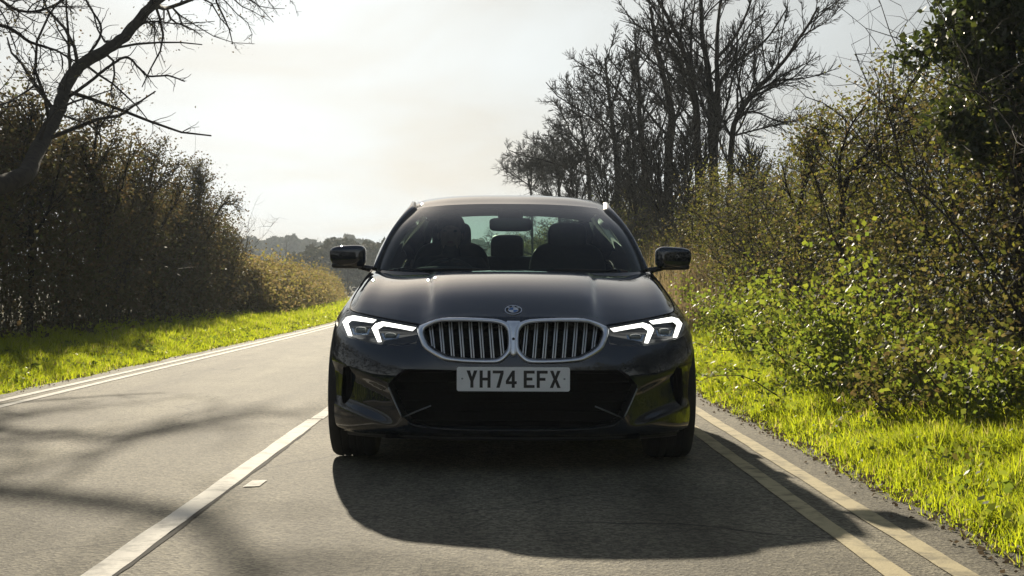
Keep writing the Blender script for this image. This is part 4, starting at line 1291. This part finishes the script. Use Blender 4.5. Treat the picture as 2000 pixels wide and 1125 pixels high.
# side windows: between rail and belt line
belt = crs([(.792, 1.72, .955), (.80, 2.0, .957), (.80, 2.6, .966), (.79, 3.1, .976), (.775, 3.40, .987), (.745, 3.80, 1.0)], 10)
rail = AO[:]
nb = 46
bl = resamp(belt, nb); rl = resamp(np.concatenate([AO, crs([(.560, 3.46, 1.335), (.60, 3.72, 1.24), (.70, 4.02, 1.08)], 6)[1:]]), nb)
SG = []
for t in np.linspace(0, 1, 9):
    p = bl * (1 - t) + rl * t
    p = p.copy(); p[:, 0] += .03 * math.sin(math.pi * t) * np.clip((rl[:, 2] - bl[:, 2]) / .3, 0, 1)
    SG.append(p)
SG = np.array(SG)
gl_end = 28; bp0, bp1 = 17, 19
for sgn in (1, -1):
    def sub(name, a, b, mat):
        P = SG[:, a:b + 1].copy(); P[..., 0] *= sgn
        return npmesh(name, P.reshape(-1, 3), gridfaces(P.shape[0], P.shape[1], sgn < 0), mat, car, smooth=True)
    sub('side_window', 0, bp0, side_glass_m)
    sub('door_pillar', bp0, bp1, gloss_black)
    sub('side_window', bp1, gl_end, side_glass_m)
    sub('rear_pillar', gl_end, nb - 1, paint)
    wl_ = bl[:gl_end].copy(); wl_[:, 0] = (wl_[:, 0] + .004) * sgn
    tube_obj('window_trim', wl_, .008, gloss_black, car, sides=6, n=1)
    # doors: shut lines and handles, on the flank
    for yy in (1.62, 2.62, 3.42):
        cidx = np.argmin(np.abs(NET[4, :, 1] - yy) + (NET[4, :, 0] < .5) * 9)
        pts = []
        for zz in np.linspace(.25, .93, 9):
            loc, nor, i, d = bvh.ray_cast(Vector((2 * sgn, yy + (.10 * (zz - .6) if yy > 3 else 0), zz)), Vector((-sgn, 0, 0)))
            if loc: pts.append(loc[:])
        tube_obj('door_gap', pts, .003, void_black, car, sides=5, n=2)
    for yy in (2.42, 3.22):
        loc, nor, i, d = bvh.ray_cast(Vector((2 * sgn, yy, .80)), Vector((-sgn, 0, 0)))
        superq('door_handle', (loc.x + .012 * sgn, yy, .80), (.018, .10, .014), paint, car, e=.5, nu=16, nv=10)
# rear window, boot lid
RB = crs([(0, 4.08, 1.055), (.22, 4.075, 1.054), (.42, 4.06, 1.052), (.60, 4.03, 1.055), (.70, 4.02, 1.08)], 6, mir0=True)
RW = []
for t in np.linspace(0, 1, 10):
    p = RT * (1 - t) + RB * t
    p = p.copy(); p[:, 1] += .025 * math.sin(math.pi * t); p[:, 2] += .02 * math.sin(math.pi * t)
    RW.append(p)
RW = np.array(RW)
RCUT = 18
mirror_grid_mesh('rear_window', RW[:, :RCUT + 1], rear_glass_m, car)
tail_rail = resamp(crs([(.560, 3.46, 1.335), (.60, 3.72, 1.24), (.70, 4.02, 1.08)], 6), RW.shape[0])
for sgn in (1, -1):
    P = np.concatenate([RW[:, RCUT:], tail_rail[:, None]], 1).copy(); P[..., 0] *= sgn
    npmesh('rear_pillar', P.reshape(-1, 3), gridfaces(P.shape[0], P.shape[1]), paint, car, smooth=True)
deck_edge = np.concatenate([TOP[18:25][::-1]])          # rear centre -> side
de = resamp(crv(deck_edge, 5, mir0=True), len(RB))
DK = []
for t in np.linspace(0, 1, 8):
    p = RB * (1 - t) + de * t
    p = p.copy(); p[:, 2] += .018 * math.sin(math.pi * t)
    DK.append(p)
mirror_grid_mesh('boot_lid', np.array(DK), paint, car)

# ---- radiator grille: two kidneys
for sgn in (1, -1):
    grille = link(bpy.data.objects.new('grille', None), car)
    n_a = 84
    def star(poly, cx, cy):
        P = np.array(poly); ang = np.arctan2(P[:, 1] - cy, P[:, 0] - cx); rad = np.hypot(P[:, 0] - cx, P[:, 1] - cy)
        o = np.argsort(ang); ang = ang[o]; rad = rad[o]
        th = np.linspace(-np.pi, np.pi, n_a, endpoint=False)
        rr = np.interp(th, np.concatenate([ang - 2 * np.pi, ang, ang + 2 * np.pi]), np.concatenate([rad, rad, rad]))
        return np.stack([cx + rr * np.cos(th), cy + rr * np.sin(th)], 1)
    so = star(KID_OUT, 92, 662); si = star(KID_IN, 92, 662)
    loops = []
    for w_, dyy in ((-.03, .012), (0.0, -.004), (.10, -.0155), (.42, -.019), (.70, -.016), (.93, .000), (1.0, .012), (1.03, .06)):
        lp = []
        for a, b in zip(so, si):
            q = a * (1 - w_) + b * w_
            p = frame_y(q[0], q[1])
            lp.append((p.x * sgn, p.y + dyy, p.z))
        loops.append(lp)
    V = np.array(loops)
    idx = np.arange(V.shape[0] * n_a).reshape(V.shape[0], n_a)
    F = np.stack([idx[:-1], np.roll(idx[:-1], -1, 1), np.roll(idx[1:], -1, 1), idx[1:]], -1).reshape(-1, 4)
    npmesh('grille_surround', V.reshape(-1, 3), F, satin_metal, grille, smooth=True)
    prism('grille_backing', [tuple(q) for q in (si * 1.0)], .01, void_black, grille, lambda p, k: (frame_y(p[0], p[1]).x * sgn, frame_y(p[0], p[1]).y + .062 + .01 * k, frame_y(p[0], p[1]).z))
    for hc in (159, 140, 121, 101.5, 82, 62.5, 43, 23.5):
        slat = link(bpy.data.objects.new('slat', None), grille)
        for off in (-2.35, 2.35):
            # span of the opening at this place
            xs = hc + off
            def span(x):
                ys = []
                for i in range(n_a):
                    a, b = si[i], si[(i + 1) % n_a]
                    if (a[0] - x) * (b[0] - x) < 0:
                        ys.append(a[1] + (x - a[0]) / (b[0] - a[0]) * (b[1] - a[1]))
                return min(ys), max(ys)
            y0, y1 = span(xs)
            y0 += .5; y1 -= 1.0
            prof = []
            for py in np.concatenate([np.linspace(y0, 643, 4), np.linspace(645.5, y1, 6)]):
                hh = xs + 2.6 - 5.2 * (py - y0) / (y1 - y0)
                p = frame_y(hh, py)
                lean = .012 + (.018 * max(0, (644 - py) / 20)) + .010 * max(0, (py - 645) / 55)
                prof.append((p.x * sgn, p.y + lean, p.z))
            prof = np.array(prof)
            wd = .0033
            # five-sided bar: flat back, rounded front
            sec = [(-wd, .010), (-wd, .002), (-wd * .5, -.0015), (wd * .5, -.0015), (wd, .002), (wd, .010)]
            Vv = np.array([[(p[0] + s[0], p[1] + s[1], p[2]) for s in sec] for p in prof])
            n_p, n_s = Vv.shape[:2]
            npmesh('bar', Vv.reshape(-1, 3), gridfaces(n_p, n_s), slat_metal, slat, smooth=True)
# bridge between the kidneys
br = []
for py, w_, dyy in ((624, 17, -.003), (628, 13, -.014), (634, 9.5, -.019), (642, 7.5, -.020), (650, 6.5, -.019), (660, 6, -.016), (675, 6, -.014), (688, 6.5, -.012), (694, 5, -.004)):
    row = []
    for k in (-1, -.6, 0, .6, 1):
        p = frame_y(0, py)
        row.append((k * w_ * (DCAM + p.y) / FPX, p.y + dyy + (.012 if abs(k) == 1 else 0), p.z))
    br.append(row)
brg = crv(np.array(br), 3, axis=0)
bridge = npmesh('grille_bridge', brg.reshape(-1, 3), gridfaces(brg.shape[0], 5), satin_metal, car, smooth=True)
pc = frame_y(0, 659.5)
superq('camera_lens', (0, pc.y - .014, pc.z), (.0075, .006, .0075), gloss_black, car, e=1, nu=14, nv=8)

# ---- headlamps
DRL_OUT = [(267, 623.6), (292, 618.6), (312, 615), (325, 618.6), (332.5, 628), (327.5, 641), (321.7, 655), (314.3, 655.4), (318, 643), (322, 630.8), (314, 624.6), (294, 627), (274.4, 629.6)]
DRL_IN = [(190, 638.5), (222, 632.6), (255.5, 626.6), (269, 631), (276.2, 639.6), (270.5, 653), (264.5, 667), (257.5, 666.6), (261, 654), (264.8, 642.6), (252.8, 635.2), (224, 639.8), (197, 645)]
BRK_OUT = [(315.5, 640), (311, 652.5), (283, 652.5), (279, 641), (282, 641), (285.5, 649.5), (308.5, 649.5), (311.5, 640)]
BRK_IN = [(257.8, 650.2), (252.5, 663), (226, 663), (221, 651), (225, 651), (229, 659.5), (250, 659.5), (253.3, 650.2)]
for sgn in (1, -1):
    lamp = link(bpy.data.objects.new('headlight', None), car)
    V, F = lamp_cover[sgn]
    cov = mesh('lamp_cover', V, F, lamp_glass, lamp)
    def at(h, py, dep):
        p, n = hit(h, py)
        return (p.x * sgn, p.y + dep, p.z)
    # bowl: rim on the shell, floor set back
    rim = [at(h, py, .004) for h, py in LAMP]
    cx, cy = np.mean(LAMP, 0)
    flo = [at(cx + (h - cx) * .96, cy + (py - cy) * .93, .07) for h, py in LAMP]
    n = len(rim)
    tri = tessellate_polygon([[Vector((p[0], p[1], 0)) for p in LAMP]])
    mesh('lamp_housing', rim + flo, [(i, (i + 1) % n, (i + 1) % n + n, i + n) for i in range(n)] + [tuple(i + n for i in t) for t in tri], lamp_inner, lamp, smooth=False)
    def solid(name, poly, d0, d1, mat):
        dense = []
        for i in range(len(poly)):
            a, b = np.array(poly[i]), np.array(poly[(i + 1) % len(poly)])
            m_ = max(1, int(np.hypot(*(b - a)) / 8))
            dense += [tuple(a + (b - a) * k / m_) for k in range(m_)]
        return prism(name, dense, 0, mat, lamp, lambda p, k: at(p[0], p[1], d1 if k else d0))
    solid('running_light', DRL_OUT, .008, .03, drl_m)
    solid('running_light', DRL_IN, .008, .03, drl_m)
    for pl, cx2, cy2 in ((BRK_OUT, 297, 644), (BRK_IN, 239.5, 655)):
        solid('lamp_bracket', pl, .012, .035, lamp_bracket_m)
        c = at(cx2, cy2, .045)
        superq('projector_lens', c, (.030, .022, .016), lens_m, lamp, e=.7, e2=.6, nu=18, nv=12)
    solid('lamp_shelf', [(187, 652), (250, 664), (256, 672), (205, 670.5), (188, 666)], .010, .03, gloss_black)

# ---- lower intake and bumper trim
ipts = [(x, z) for x, z in ik] + [(-x, z) for x, z in ik[::-1][1:-1]]
def fy(x, z):
    loc, nor, i, d = bvh.ray_cast(Vector((x, -3, z)), Vector((0, 1, 0)))
    return loc.y if loc else .1
rim = [(x, fy(x, z) + .001, z) for x, z in ipts]; flo = [(x * .97, fy(x * .97, z) + .14, z) for x, z in ipts]
n = len(rim)
# dense loop for a rounded wall
mesh('lower_intake', rim + flo, [(i, (i + 1) % n, (i + 1) % n + n, i + n) for i in range(n)], black_plastic, car, smooth=False)
tri = tessellate_polygon([[Vector((p[0], p[1], 0)) for p in ipts]])
mesh('intake_backing', flo, tri, void_black, car, smooth=False)
bm = bmesh.new()
for zz in np.linspace(.24, .42, 5):
    hw = .50 if zz > .3 else .46
    hw = .56 - abs(zz - .39) * .45
    ptsx = np.linspace(-hw, hw, 13)
    prev = None
    for x in ptsx:
        y_ = fy(x, zz) + .075
        a = [bm.verts.new((x, y_, zz - .005)), bm.verts.new((x, y_ - .006, zz)), bm.verts.new((x, y_, zz + .005)), bm.verts.new((x, y_ + .02, zz))]
        if prev:
            for k in range(4):
                bm.faces.new((prev[k], prev[(k + 1) % 4], a[(k + 1) % 4], a[k]))
        prev = a
bm_obj('intake_mesh', bm, void_black, car, smooth=False)
def trim_line(name, pts, r, mat, dep=0.0, sgns=(1, -1)):
    for sgn in sgns:
        P = []
        for h, py in pts:
            p = frame_y(abs(h), py); P.append((math.copysign(p.x, h) * sgn if h else 0, p.y + dep, p.z))
        tube_obj(name, P, r, mat, car, sides=6, n=4)
trim_line('intake_trim', [(243, 755), (235, 774), (226, 794), (217, 813)], .0045, dark_trim, -.001)
trim_line('intake_blade', [(215, 814), (190, 803), (161, 791)], .004, dark_trim, .012)
trim_line('bumper_lip', [(-206, 822), (-192, 830), (-150, 835.5), (-75, 838), (0, 838.5), (75, 838), (150, 835.5), (192, 830), (206, 822)], .006, gloss_black, -.002, sgns=(1,))
for sgn in (1, -1):
    vp = xz(VENT, sgn)
    rim = [(x, fy(x, z), z) for x, z in vp]; flo = [(x, y + .10, z) for x, y, z in rim]
    n = len(rim)
    mesh('air_vent', rim + flo, [(i, (i + 1) % n, (i + 1) % n + n, i + n) for i in range(n)] + [tuple(range(n, 2 * n))], void_black, car, smooth=False)
# splitter and underbody
sp = []
for x in np.linspace(-.80, .80, 33):
    y0 = np.interp(abs(x), SID[:9, 0], SID[:9, 1])
    sp.append([(x, y0 + .10, .172), (x, y0 + .075, .158), (x, y0 + .10, .145), (x, y0 + .40, .150)])
sp = np.array(sp)
npmesh('splitter', sp.reshape(-1, 3), gridfaces(33, 4), black_plastic, car, smooth=False)
bm = bmesh.new()
box_bm(bm, Vector((0, 2.35, .19)), (.60, 2.18, .04))
box_bm(bm, Vector((0, 2.215, .19)), (.86, 1.02, .04))
box_bm(bm, Vector((0, .34, .22)), (.50, .12, .05))
box_bm(bm, Vector((0, 4.35, .27)), (.70, .22, .06))
bm_obj('underbody', bm, void_black, car, smooth=False)
for wy in WHEELS_Y:
    for sgn in (1, -1):
        bm = bmesh.new()
        prev = None
        for a in np.linspace(-.35, math.pi + .35, 22):
            y_, z_ = wy + (ARCH_R + .004) * math.cos(a), AXLE_Z + (ARCH_R + .004) * math.sin(a)
            lc = bvh.ray_cast(Vector((2 * sgn, y_, max(z_, .20))), Vector((-sgn, 0, 0)))[0]
            cur = [bm.verts.new(((abs(lc.x) - .004 if lc else .85) * sgn, y_, z_)), bm.verts.new((.58 * sgn, y_, z_))]
            if prev: bm.faces.new((prev[0], prev[1], cur[1], cur[0]))
            prev = cur
        vs = [bm.verts.new((.60 * sgn, wy + ARCH_R * math.cos(a), AXLE_Z + ARCH_R * math.sin(a))) for a in np.linspace(-.3, math.pi + .3, 20)]
        bm.faces.new(vs)
        bm_obj('wheel_liner', bm, void_black, car)

# ---- number plate
plate = link(bpy.data.objects.new('number_plate', None), car)
pz1 = CAM_H - (714.5 - 560) * (DCAM - .02) / FPX; pz0 = pz1 - .1115
PW, PY = .52, -.022
def rrect(w, h, r, n=5):
    out = []
    for cx, cy, a0 in ((w / 2 - r, h / 2 - r, 0), (-w / 2 + r, h / 2 - r, 90), (-w / 2 + r, -h / 2 + r, 180), (w / 2 - r, -h / 2 + r, 270)):
        for k in range(n + 1):
            a = R(a0 + 90 * k / n); out.append((cx + r * math.cos(a), cy + r * math.sin(a)))
    return out
pzc = (pz0 + pz1) / 2
prism('plate_board', rrect(PW, .1115, .010), .004, plate_white, plate, lambda p, k: (p[0], PY + .005 * k, pzc + p[1]))
prism('plate_mount', rrect(.46, .09, .01), .02, black_plastic, plate, lambda p, k: (p[0], PY + .006 + .05 * k, pzc + p[1]))
GLY = {'Y': [[(0, 79), (16, 79), (25, 50), (34, 79), (50, 79), (32, 30), (32, 0), (18, 0), (18, 30)]],
 'H': [[(0, 0), (14, 0), (14, 33), (36, 33), (36, 0), (50, 0), (50, 79), (36, 79), (36, 46), (14, 46), (14, 79), (0, 79)]],
 '7': [[(0, 79), (50, 79), (50, 66), (32, 0), (17, 0), (35, 66), (0, 66)]],
 '4': [[(27, 0), (41, 0), (41, 79), (29, 79), (27, 75.7)], [(0, 17), (27, 17), (27, 30), (0, 30)], [(0, 30), (13, 30), (27, 53), (27, 75.7), (0, 32)], [(41, 17), (50, 17), (50, 30), (41, 30)]],
 'E': [[(0, 0), (50, 0), (50, 13), (14, 13), (14, 34), (40, 34), (40, 47), (14, 47), (14, 66), (50, 66), (50, 79), (0, 79)]],
 'F': [[(0, 0), (14, 0), (14, 33), (40, 33), (40, 46), (14, 46), (14, 66), (50, 66), (50, 79), (0, 79)]],
 'X': [[(0, 0), (15, 0), (25, 26), (35, 0), (50, 0), (33, 40), (49, 79), (34, 79), (25, 54), (16, 79), (1, 79), (17, 40)]]}
for ch, x0 in zip('YH74EFX', (44.5, 105, 165, 225.5, 307.5, 367.5, 427.5)):
    bm = bmesh.new()
    for poly in GLY[ch]:
        tri = tessellate_polygon([[Vector((p[0], p[1], 0)) for p in poly]])
        v = [bm.verts.new((-PW / 2 + (x0 + p[0]) / 1000, PY - .0012, pz0 + .0165 + p[1] / 1000)) for p in poly]
        w_ = [bm.verts.new((q.co.x, PY + .001, q.co.z)) for q in v]
        for t in tri: bm.faces.new([v[i] for i in t])
        for i in range(len(v)): bm.faces.new((v[i], v[(i + 1) % len(v)], w_[(i + 1) % len(v)], w_[i]))
    bm_obj('letter', bm, plate_black, plate, smooth=False)
for x in (-.235, .235):
    superq('plate_screw', (x, PY - .0005, pzc + .002), (.005, .002, .004), pmat('screw_grey', (.3, .32, .33), rough=.4), plate, e=.8, nu=10, nv=6)

# ---- bonnet badge
bl_, bn = hit(0, 604, hood_bvh)
badge = link(bpy.data.objects.new('badge', None), car)
nb_ = bn.normalized(); ux = Vector((1, 0, 0)); uy = nb_.cross(ux).normalized()
if uy.z < 0: uy = -uy
def bp3(x, y, z): return tuple(bl_ + ux * x + uy * y + nb_ * z)
def annulus(name, r0, r1, z, mat, a0=0, a1=2 * math.pi, n=40):
    V = []; F = []
    full = abs(a1 - a0 - 2 * math.pi) < 1e-6
    for i in range(n + (0 if full else 1)):
        a = a0 + (a1 - a0) * i / n
        V += [bp3(r0 * math.cos(a), r0 * math.sin(a), z), bp3(r1 * math.cos(a), r1 * math.sin(a), z), bp3(r1 * math.cos(a), r1 * math.sin(a), -.004)]
    m_ = len(V) // 3
    for i in range(n):
        j = (i + 1) % m_
        F += [(3 * i, 3 * i + 1, 3 * j + 1, 3 * j), (3 * i + 1, 3 * i + 2, 3 * j + 2, 3 * j + 1)]
    return mesh(name, V, F, mat, badge, smooth=False)
annulus('badge_ring', .0370, .0400, .0045, satin_metal)
annulus('badge_band', .0235, .0370, .0035, gloss_black)
annulus('badge_ring', .0220, .0235, .0040, satin_metal)
for q, mt in ((0, badge_white), (1, badge_blue), (2, badge_white), (3, badge_blue)):
    annulus('badge_quarter', 0.0, .0220, .0037, mt, q * math.pi / 2, (q + 1) * math.pi / 2, 12)
for ch, a in (('B', 138), ('M', 90), ('W', 42)):
    fc = bpy.data.curves.new('badge_letter', 'FONT'); fc.body = ch; fc.size = .0165; fc.align_x = 'CENTER'; fc.align_y = 'CENTER'; fc.extrude = .0004; fc.offset = .0003
    fo = bpy.data.objects.new('badge_letter', fc); link(fo, badge); fc.materials.append(badge_white)
    aa = R(a)
    rx = ux * math.cos(aa - math.pi / 2) + uy * math.sin(aa - math.pi / 2); ry = ux * math.cos(aa) + uy * math.sin(aa)
    M = Matrix((rx, ry, nb_)).transposed().to_4x4(); M.translation = Vector(bp3(.0302 * math.cos(aa), .0302 * math.sin(aa), .0042))
    me_ = bpy.data.meshes.new_from_object(fo.evaluated_get(bpy.context.evaluated_depsgraph_get()))
    bpy.data.objects.remove(fo); bpy.data.curves.remove(fc)
    fo = link(bpy.data.objects.new('badge_letter', me_), badge)
    fo.matrix_local = M

# ---- door mirrors
for sgn in (1, -1):
    mir = link(bpy.data.objects.new('door_mirror', None), car)
    def shp(P):
        Q = P.copy()
        o = (P[..., 0] + 1) / 2                      # 0 at the car, 1 outboard
        Q[..., 2] = P[..., 2] * (1 - .13 * o) + .02 * (1 - o) + np.where(P[..., 2] < 0, .0, -.05 * o ** 2)
        Q[..., 1] = P[..., 1] * (1 - .25 * o) + .25 * o * o
        Q[..., 0] = P[..., 0] - .10 * (P[..., 2] < 0) * P[..., 2] * o * -1.2
        Q[..., 0] *= sgn
        return Q
    superq('mirror_housing', (.930 * sgn, 1.72, 1.037), (.104, .075, .066), paint, mir, e=.48, e2=.5, nu=36, nv=24, shape=shp)
    superq('mirror_base', (.935 * sgn, 1.735, .985), (.088, .055, .018), black_plastic, mir, e=.5, nu=24, nv=12)
    tube_obj('mirror_arm', [(.775 * sgn, 1.76, .955), (.82 * sgn, 1.745, .968), (.87 * sgn, 1.735, .978)], [.026, .017, .016], gloss_black, mir, sides=10, n=4)
    superq('mirror_glass', (.925 * sgn, 1.80, 1.037), (.090, .006, .052), satin_metal, mir, e=.4, nu=20, nv=12)

# ---- wheels
def lathe(name, prof, cx, cy, cz, mat, parent, n=48, close=True):
    V = []; F = []
    for i in range(n):
        a = 2 * math.pi * i / n
        for r_, x in prof: V.append((cx + x, cy + r_ * math.cos(a), cz + r_ * math.sin(a)))
    m_ = len(prof)
    for i in range(n):
        j = (i + 1) % n
        for k in range(m_ - (0 if close else 1)):
            l = (k + 1) % m_
            F.append((i * m_ + k, i * m_ + l, j * m_ + l, j * m_ + k))
    return mesh(name, V, F, mat, parent, smooth=True, flat_angle=35)
tyre_prof = [(.235, -.098), (.262, -.112), (.290, -.116), (.314, -.110), (.327, -.094), (.331, -.080)]
for gx in (-.055, -.018, .018, .055):
    tyre_prof += [(.3325, gx - .006), (.325, gx - .004), (.325, gx + .004), (.3325, gx + .006)]
tyre_prof += [(.331, .080), (.327, .094), (.314, .110), (.290, .116), (.262, .112), (.235, .098)]
for wy in WHEELS_Y:
    for sgn in (1, -1):
        wh = link(bpy.data.objects.new('wheel', None), car)
        cx = .792 * sgn
        lathe('tyre', tyre_prof, cx, wy, AXLE_Z, rubber, wh)
        lathe('rim', [(.236, -.10), (.222, -.09), (.215, 0), (.222, .085), (.236, .098), (.228, .098), (.210, .08), (.205, 0), (.212, -.09)], cx, wy, AXLE_Z, rim_metal, wh)
        bm = bmesh.new()
        for k in range(10):
            a = 2 * math.pi * (k // 2) / 5 + (.17 if k % 2 else -.17)
            rt = Matrix.Rotation(a, 3, 'X')
            box_bm(bm, Vector((cx + .075 * sgn, wy, AXLE_Z)) + rt @ Vector((0, 0, .13)), (.014, .016, .092), rt)
        bmesh.ops.bevel(bm, geom=list(bm.edges), offset=.004, segments=2, affect='EDGES')
        bm_obj('spokes', bm, rim_metal, wh)
        superq('hub', (cx + .07 * sgn, wy, AXLE_Z), (.025, .06, .06), rim_metal, wh, e=.6, nu=20, nv=12)
        lathe('brake_disc', [(.165, -.01), (.165, .01), (.05, .01), (.05, -.01)], cx + .01 * sgn, wy, AXLE_Z, dark_trim, wh, n=32)

# ---- tail lamps (not seen from the front)
tail_m = pmat('tail_lamp', (.25, .005, .005), (.2, .004, .004), scale=40, rough=.1, coat=1.0)
for sgn in (1, -1):
    superq('tail_light', (.66 * sgn, 4.50, .83), (.19, .09, .06), tail_m, car, e=.4, nu=24, nv=12, rot=Matrix.Rotation(-.45 * sgn, 3, 'Z'))

# ---- cabin
bm = bmesh.new()
box_bm(bm, Vector((0, 2.65, .34)), (.74, 1.3, .03))
for sgn in (1, -1):
    box_bm(bm, Vector((.80 * sgn, 2.65, .62)), (.03, 1.05, .28))
    box_bm(bm, Vector((.765 * sgn, 2.55, .90)), (.028, .85, .05))
box_bm(bm, Vector((0, 4.02, .70)), (.70, .03, .36))
bm_obj('cabin_tub', bm, cabin_dark, car, smooth=False)
superq('dashboard', (0, 1.72, .83), (.72, .26, .115), cabin_dark, car, e=.45, nu=40, nv=16)
superq('instrument_hood', (-.36, 1.86, .955), (.19, .10, .028), cabin_dark, car, e=.6)
superq('parcel_shelf', (0, 3.86, .985), (.62, .20, .03), cabin_dark, car, e=.4)
sw_c = Vector((-.37, 2.10, .86))
def ring_pts(c, r_, tilt, n=28):
    return [tuple(c + Vector((r_ * math.cos(a), -r_ * math.sin(a) * math.sin(tilt) * -1 * -1, r_ * math.sin(a) * math.cos(tilt)))) for a in np.linspace(0, 2 * math.pi, n)]
SWT = R(-25)
tube_obj('steering_wheel', ring_pts(sw_c, .185, SWT), .014, leather, car, sides=8, n=1)
superq('steering_boss', tuple(sw_c), (.07, .03, .06), cabin_dark, car, e=.6, nu=16, nv=10)
for a in (0, math.pi, -math.pi / 2):
    p1 = sw_c + Vector((.18 * math.cos(a), 0, .18 * math.sin(a)))
    tube_obj('steering_spoke', [tuple(sw_c), tuple(p1)], .012, cabin_dark, car, sides=6, n=1)
for sx in (-.37, .37):
    st = link(bpy.data.objects.new('front_seat', None), car)
    superq('seat_cushion', (sx, 2.45, .50), (.25, .27, .09), leather, st, e=.45)
    superq('seat_back', (sx, 2.72, .82), (.25, .085, .34), leather, st, e=.5, rot=Matrix.Rotation(R(-16), 3, 'X'))
    superq('headrest', (sx, 2.80, 1.175), (.125, .06, .105), leather, st, e=.5)
rs = link(bpy.data.objects.new('rear_seat', None), car)
superq('seat_cushion', (0, 3.25, .50), (.64, .26, .10), leather, rs, e=.3)
superq('seat_back', (0, 3.56, .78), (.64, .09, .30), leather, rs, e=.3, rot=Matrix.Rotation(R(-18), 3, 'X'))
for sx, w_ in ((-.40, .125), (-.01, .115), (.40, .125)):
    superq('headrest', (sx, 3.64, 1.125), (w_, .06, .105), leather, rs, e=.45)
superq('rear_view_mirror', (.0, 1.97, 1.232), (.125, .020, .040), gloss_black, car, e=.4)
superq('sensor_housing', (0, 2.09, 1.295), (.075, .05, .035), void_black, car, e=.5)

# ---- the driver
skin_m = pmat('skin', (.32, .19, .14), (.28, .165, .12), scale=25, rough=.55)
cloth_m = pmat('dark_jacket', (.018, .02, .024), (.028, .03, .034), scale=40, rough=.9, bump=.2, bump_scale=90)
hair_m = pmat('hair', (.03, .022, .016), (.045, .032, .022), scale=90, rough=.6, bump=.4, bump_scale=160)
drv = bpy.data.objects.new('person', None); link(drv)
drv.location = CAR_LOC; drv.rotation_euler = (0, R(.28), 0)
tag(drv, 'driver in a dark jacket holding the steering wheel behind the windscreen', 'person')
def skin_body(name, joints, bones, root, parent):
    me = bpy.data.meshes.new(name)
    names = list(joints)
    me.from_pydata([joints[k][0] for k in names], [(names.index(a), names.index(b)) for a, b in bones], [])
    o = bpy.data.objects.new(name, me); link(o, None)
    md = o.modifiers.new('skin', 'SKIN'); md.use_smooth_shade = True
    sv = me.skin_vertices[0].data
    for i, k in enumerate(names):
        r_ = joints[k][1]; sv[i].radius = (r_ if isinstance(r_, tuple) else (r_, r_))
        sv[i].use_root = (k == root)
    sb = o.modifiers.new('sub', 'SUBSURF'); sb.levels = 2; sb.render_levels = 2
    dg = bpy.context.evaluated_depsgraph_get()
    ev = o.evaluated_get(dg)
    m2 = bpy.data.meshes.new_from_object(ev)
    o.modifiers.clear(); o.data = m2
    bpy.data.meshes.remove(me)
    o.parent = parent
    return o
J = {'pelvis': ((-.37, 2.52, .62), .14), 'belly': ((-.37, 2.56, .76), .145), 'chest': ((-.37, 2.60, .93), (.16, .12)), 'neck0': ((-.37, 2.60, 1.05), .062), 'neck1': ((-.37, 2.585, 1.10), .056),
     'head0': ((-.37, 2.565, 1.16), (.068, .080)), 'head1': ((-.37, 2.565, 1.215), (.074, .090)), 'head2': ((-.37, 2.575, 1.262), (.060, .072)), 'nose0': ((-.37, 2.478, 1.185), .012)}
B = [('pelvis', 'belly'), ('belly', 'chest'), ('chest', 'neck0'), ('neck0', 'neck1'), ('neck1', 'head0'), ('head0', 'head1'), ('head1', 'head2'), ('head0', 'nose0')]
for s, k in ((-1, 'l'), (1, 'r')):
    hx = -.37 + s * .178; hy, hz = 2.10, .905
    J[k + 'sho'] = ((-.37 + s * .18, 2.60, 1.0), .062)
    J[k + 'elb'] = ((-.37 + s * .26, 2.42, .80), .046)
    J[k + 'wri'] = ((-.37 + s * .205, 2.20, .865), .030)
    J[k + 'pal'] = ((hx + s * .012, 2.135, .895), (.034, .020))
    B += [('chest', k + 'sho'), (k + 'sho', k + 'elb'), (k + 'elb', k + 'wri'), (k + 'wri', k + 'pal')]
    for q in range(4):
        z_ = hz + .027 - q * .018
        J[f'{k}f{q}a'] = ((hx + s * .022, 2.095, z_), .009)
        J[f'{k}f{q}b'] = ((hx + s * .004, 2.075, z_), .0085)
        J[f'{k}f{q}c'] = ((hx - s * .016, 2.084, z_ - .002), .0075)
        B += [(k + 'pal', f'{k}f{q}a'), (f'{k}f{q}a', f'{k}f{q}b'), (f'{k}f{q}b', f'{k}f{q}c')]
    J[k + 'th0'] = ((hx - s * .016, 2.125, .915), .010); J[k + 'th1'] = ((hx - s * .022, 2.100, .928), .009)
    B += [(k + 'pal', k + 'th0'), (k + 'th0', k + 'th1')]
    J[k + 'kne'] = ((-.37 + s * .15, 2.12, .62), .072)
    J[k + 'ank'] = ((-.37 + s * .12, 1.80, .42), .05)
    J[k + 'toe'] = ((-.37 + s * .12, 1.66, .41), .04)
    B += [('pelvis', k + 'kne'), (k + 'kne', k + 'ank'), (k + 'ank', k + 'toe')]
pb = skin_body('body', J, B, 'pelvis', drv)
pb.data.materials.clear(); pb.data.materials.append(cloth_m); pb.data.materials.append(skin_m)
for p in pb.data.polygons:
    c = p.center
    p.use_smooth = True
    p.material_index = 1 if (c.z > 1.118 or (c.y < 2.165 and c.z > .83)) else 0
superq('hair', (-.37, 2.598, 1.248), (.088, .100, .080), hair_m, drv, e=.9, e2=.9, nu=24, nv=16)
for s in (-1, 1):
    superq('eye', (-.37 + s * .031, 2.492, 1.212), (.012, .008, .007), hair_m, drv, e=1, nu=10, nv=8)
    superq('ear', (-.37 + s * .074, 2.585, 1.185), (.008, .016, .024), skin_m, drv, e=.9, nu=10, nv=8)
superq('mouth', (-.37, 2.488, 1.143), (.022, .006, .006), pmat('lips', (.30, .12, .10), rough=.5), drv, e=.9, nu=12, nv=8)
